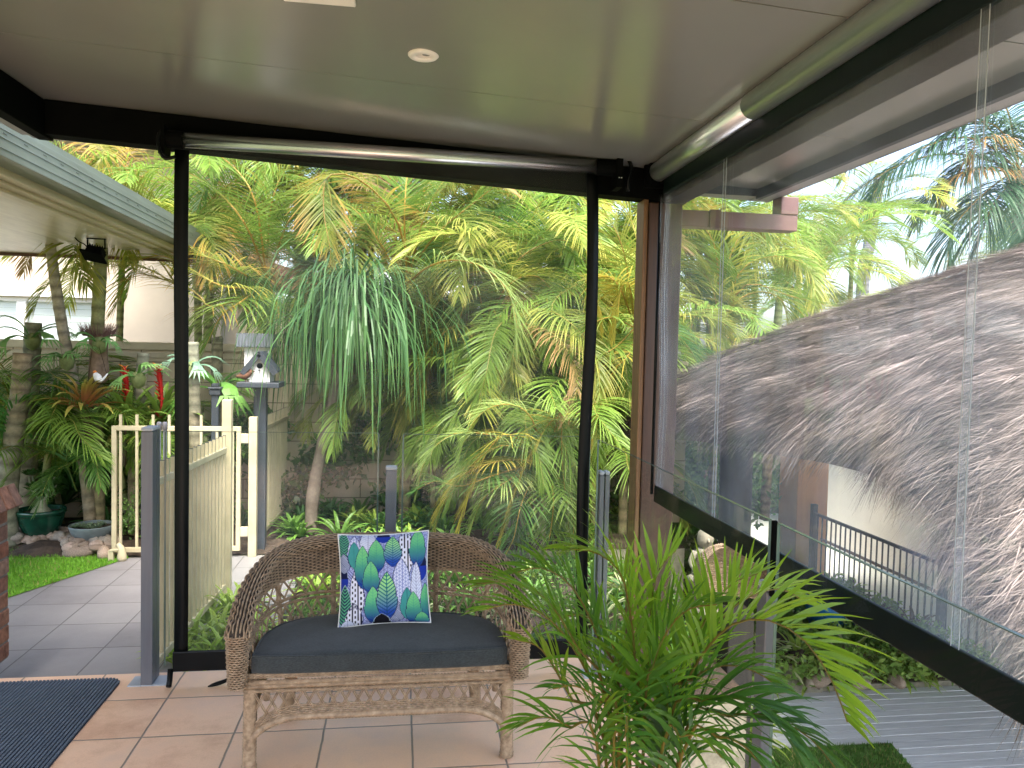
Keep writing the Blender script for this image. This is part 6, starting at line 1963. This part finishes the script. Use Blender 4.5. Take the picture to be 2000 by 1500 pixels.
# fronds beyond the hazy right blind
rc5 = areca(tuple(at(1400, 700, 9.6).xy) + (-.6,), [(0, 0, at(1400, 640, 9.6).z + .6, .0, 0, .05), (.9, .3, 3.0, .1, 0, .06)], 'golden cane palm with drooping yellow frond above the thatch slope', 'green', None, nf=0, seed=94, shaft=False)
for pix, c, lf in (
  ([(1400, 690), (1400, 600), (1380, 540), (1340, 520)], 'y', .45), ([(1400, 690), (1430, 600), (1480, 570), (1530, 590), (1540, 660)], 'y', .50),
  ([(1400, 700), (1440, 660), (1445, 700)], 'o', .40), ([(1400, 690), (1370, 610), (1350, 640), (1345, 720)], 'y', .42),
  ([(1400, 690), (1440, 540), (1510, 500), (1590, 520)], 'g', .5), ([(1400, 690), (1400, 500), (1360, 430), (1320, 420)], 'y', .5),
  ([(1400, 690), (1450, 560), (1550, 580), (1640, 600), (1700, 590)], 'g', .45), ([(1400, 690), (1420, 520), (1470, 430), (1500, 470)], 'p', .5)):
    hf(pix, 9.4, lf, c, rc5, n=42, w=.015)
trn, tt = trunk_thing('slender_palm', 'bare pale palm trunk above the thatch, nearest the timber bracket', [(1583, 640), (1585, 560), (1592, 470), (1600, 420)], .10, .09, 13, (WHT, WHT), z0=-1.3)
trn, tt = trunk_thing('slender_palm', 'grey leaning trunk crossing the bright sky gap at right', [(1685, 560), (1697, 480), (1710, 400), (1720, 340)], .16, .12, 18, ((0.2, .2, .22), (0.2, .2, .22)), z0=-1.3)
# dark date-type palm, top right: long bluish fronds with hanging leaflets
dp = thing('date_palm', 'large dark blue-green date palm spreading from the right edge above the thatch', 'palm', (at(1960, 600, 14).x, 14, -1.3))
mb = MB(); ring_trunk(mb, [Vector((dp.location.x + .4, 14, -1.3)), at(2000, 500, 14), at(1985, 330, 14)], .22, .2, ((0.2, .16, .12), (0.16, .13, .1)), .12, 12, rp); mb.build('trunk', M['trunk'], dp, True)
for pix, lf in (([(1990, 330), (1900, 270), (1800, 290), (1720, 360), (1690, 410)], 1.1), ([(1990, 330), (1900, 330), (1820, 380), (1790, 440)], 1.0), ([(1990, 330), (1900, 220), (1800, 210), (1700, 270), (1650, 340)], 1.0), ([(1990, 340), (1940, 400), (1910, 480)], 1.1), ([(1990, 330), (2030, 250), (2080, 300)], .9), ([(1985, 330), (1920, 380), (1860, 450), (1850, 530)], 1.1), ([(1990, 320), (1960, 200), (1880, 150), (1780, 170)], 1.0), ([(1990, 330), (1860, 300), (1740, 330), (1640, 400)], .9), ([(1990, 330), (2010, 430), (1990, 520)], 1.0), ([(1990, 330), (1930, 300), (1860, 340), (1840, 400)], 1.0), ([(1990, 325), (1950, 250), (1890, 240), (1830, 280)], 1.0)):
    hf(pix, 13.6, lf, 'd', dp, n=60, w=.024, ca=(0.035, .10, .05), cb=(0.07, .16, .08), tipc=(0.09, .18, .09), droop=1.2, rach=.02)
for pix in ([(1990, 340), (1920, 330), (1860, 350), (1840, 400)], [(1990, 330), (1940, 270), (1900, 290), (1890, 350)]):
    hf(pix, 13.3, .6, 'o', dp, n=40, w=.018, ca=(0.40, .22, .07), cb=(0.50, .30, .10), tipc=(0.55, .32, .12), droop=1.3, rach=.02)

# distant massed foliage
rf = random.Random(66)
bx = [(rf.uniform(-14, 18), rf.uniform(13, 17), rf.uniform(-1, 2.0), rf.uniform(1.0, 2.0), 1.2, rf.uniform(.8, 1.2)) for _ in range(64)]
leafcloud('distant_trees', None, None, bx, 42000, .13, [(0.05, .12, .025), (0.14, .26, .05)], 7, kind='stuff', stems=False, mat='palm')
bx = [(rf.uniform(1.8, 5.4), rf.uniform(9.2, 12), rf.uniform(-1.0, .8), rf.uniform(.4, .9), .5, rf.uniform(.4, .9)) for _ in range(34)]
leafcloud('shrubbery', None, None, bx, 24000, .07, [(0.03, .09, .025), (0.12, .24, .06)], 17, kind='stuff', stems=False, mat='palm')
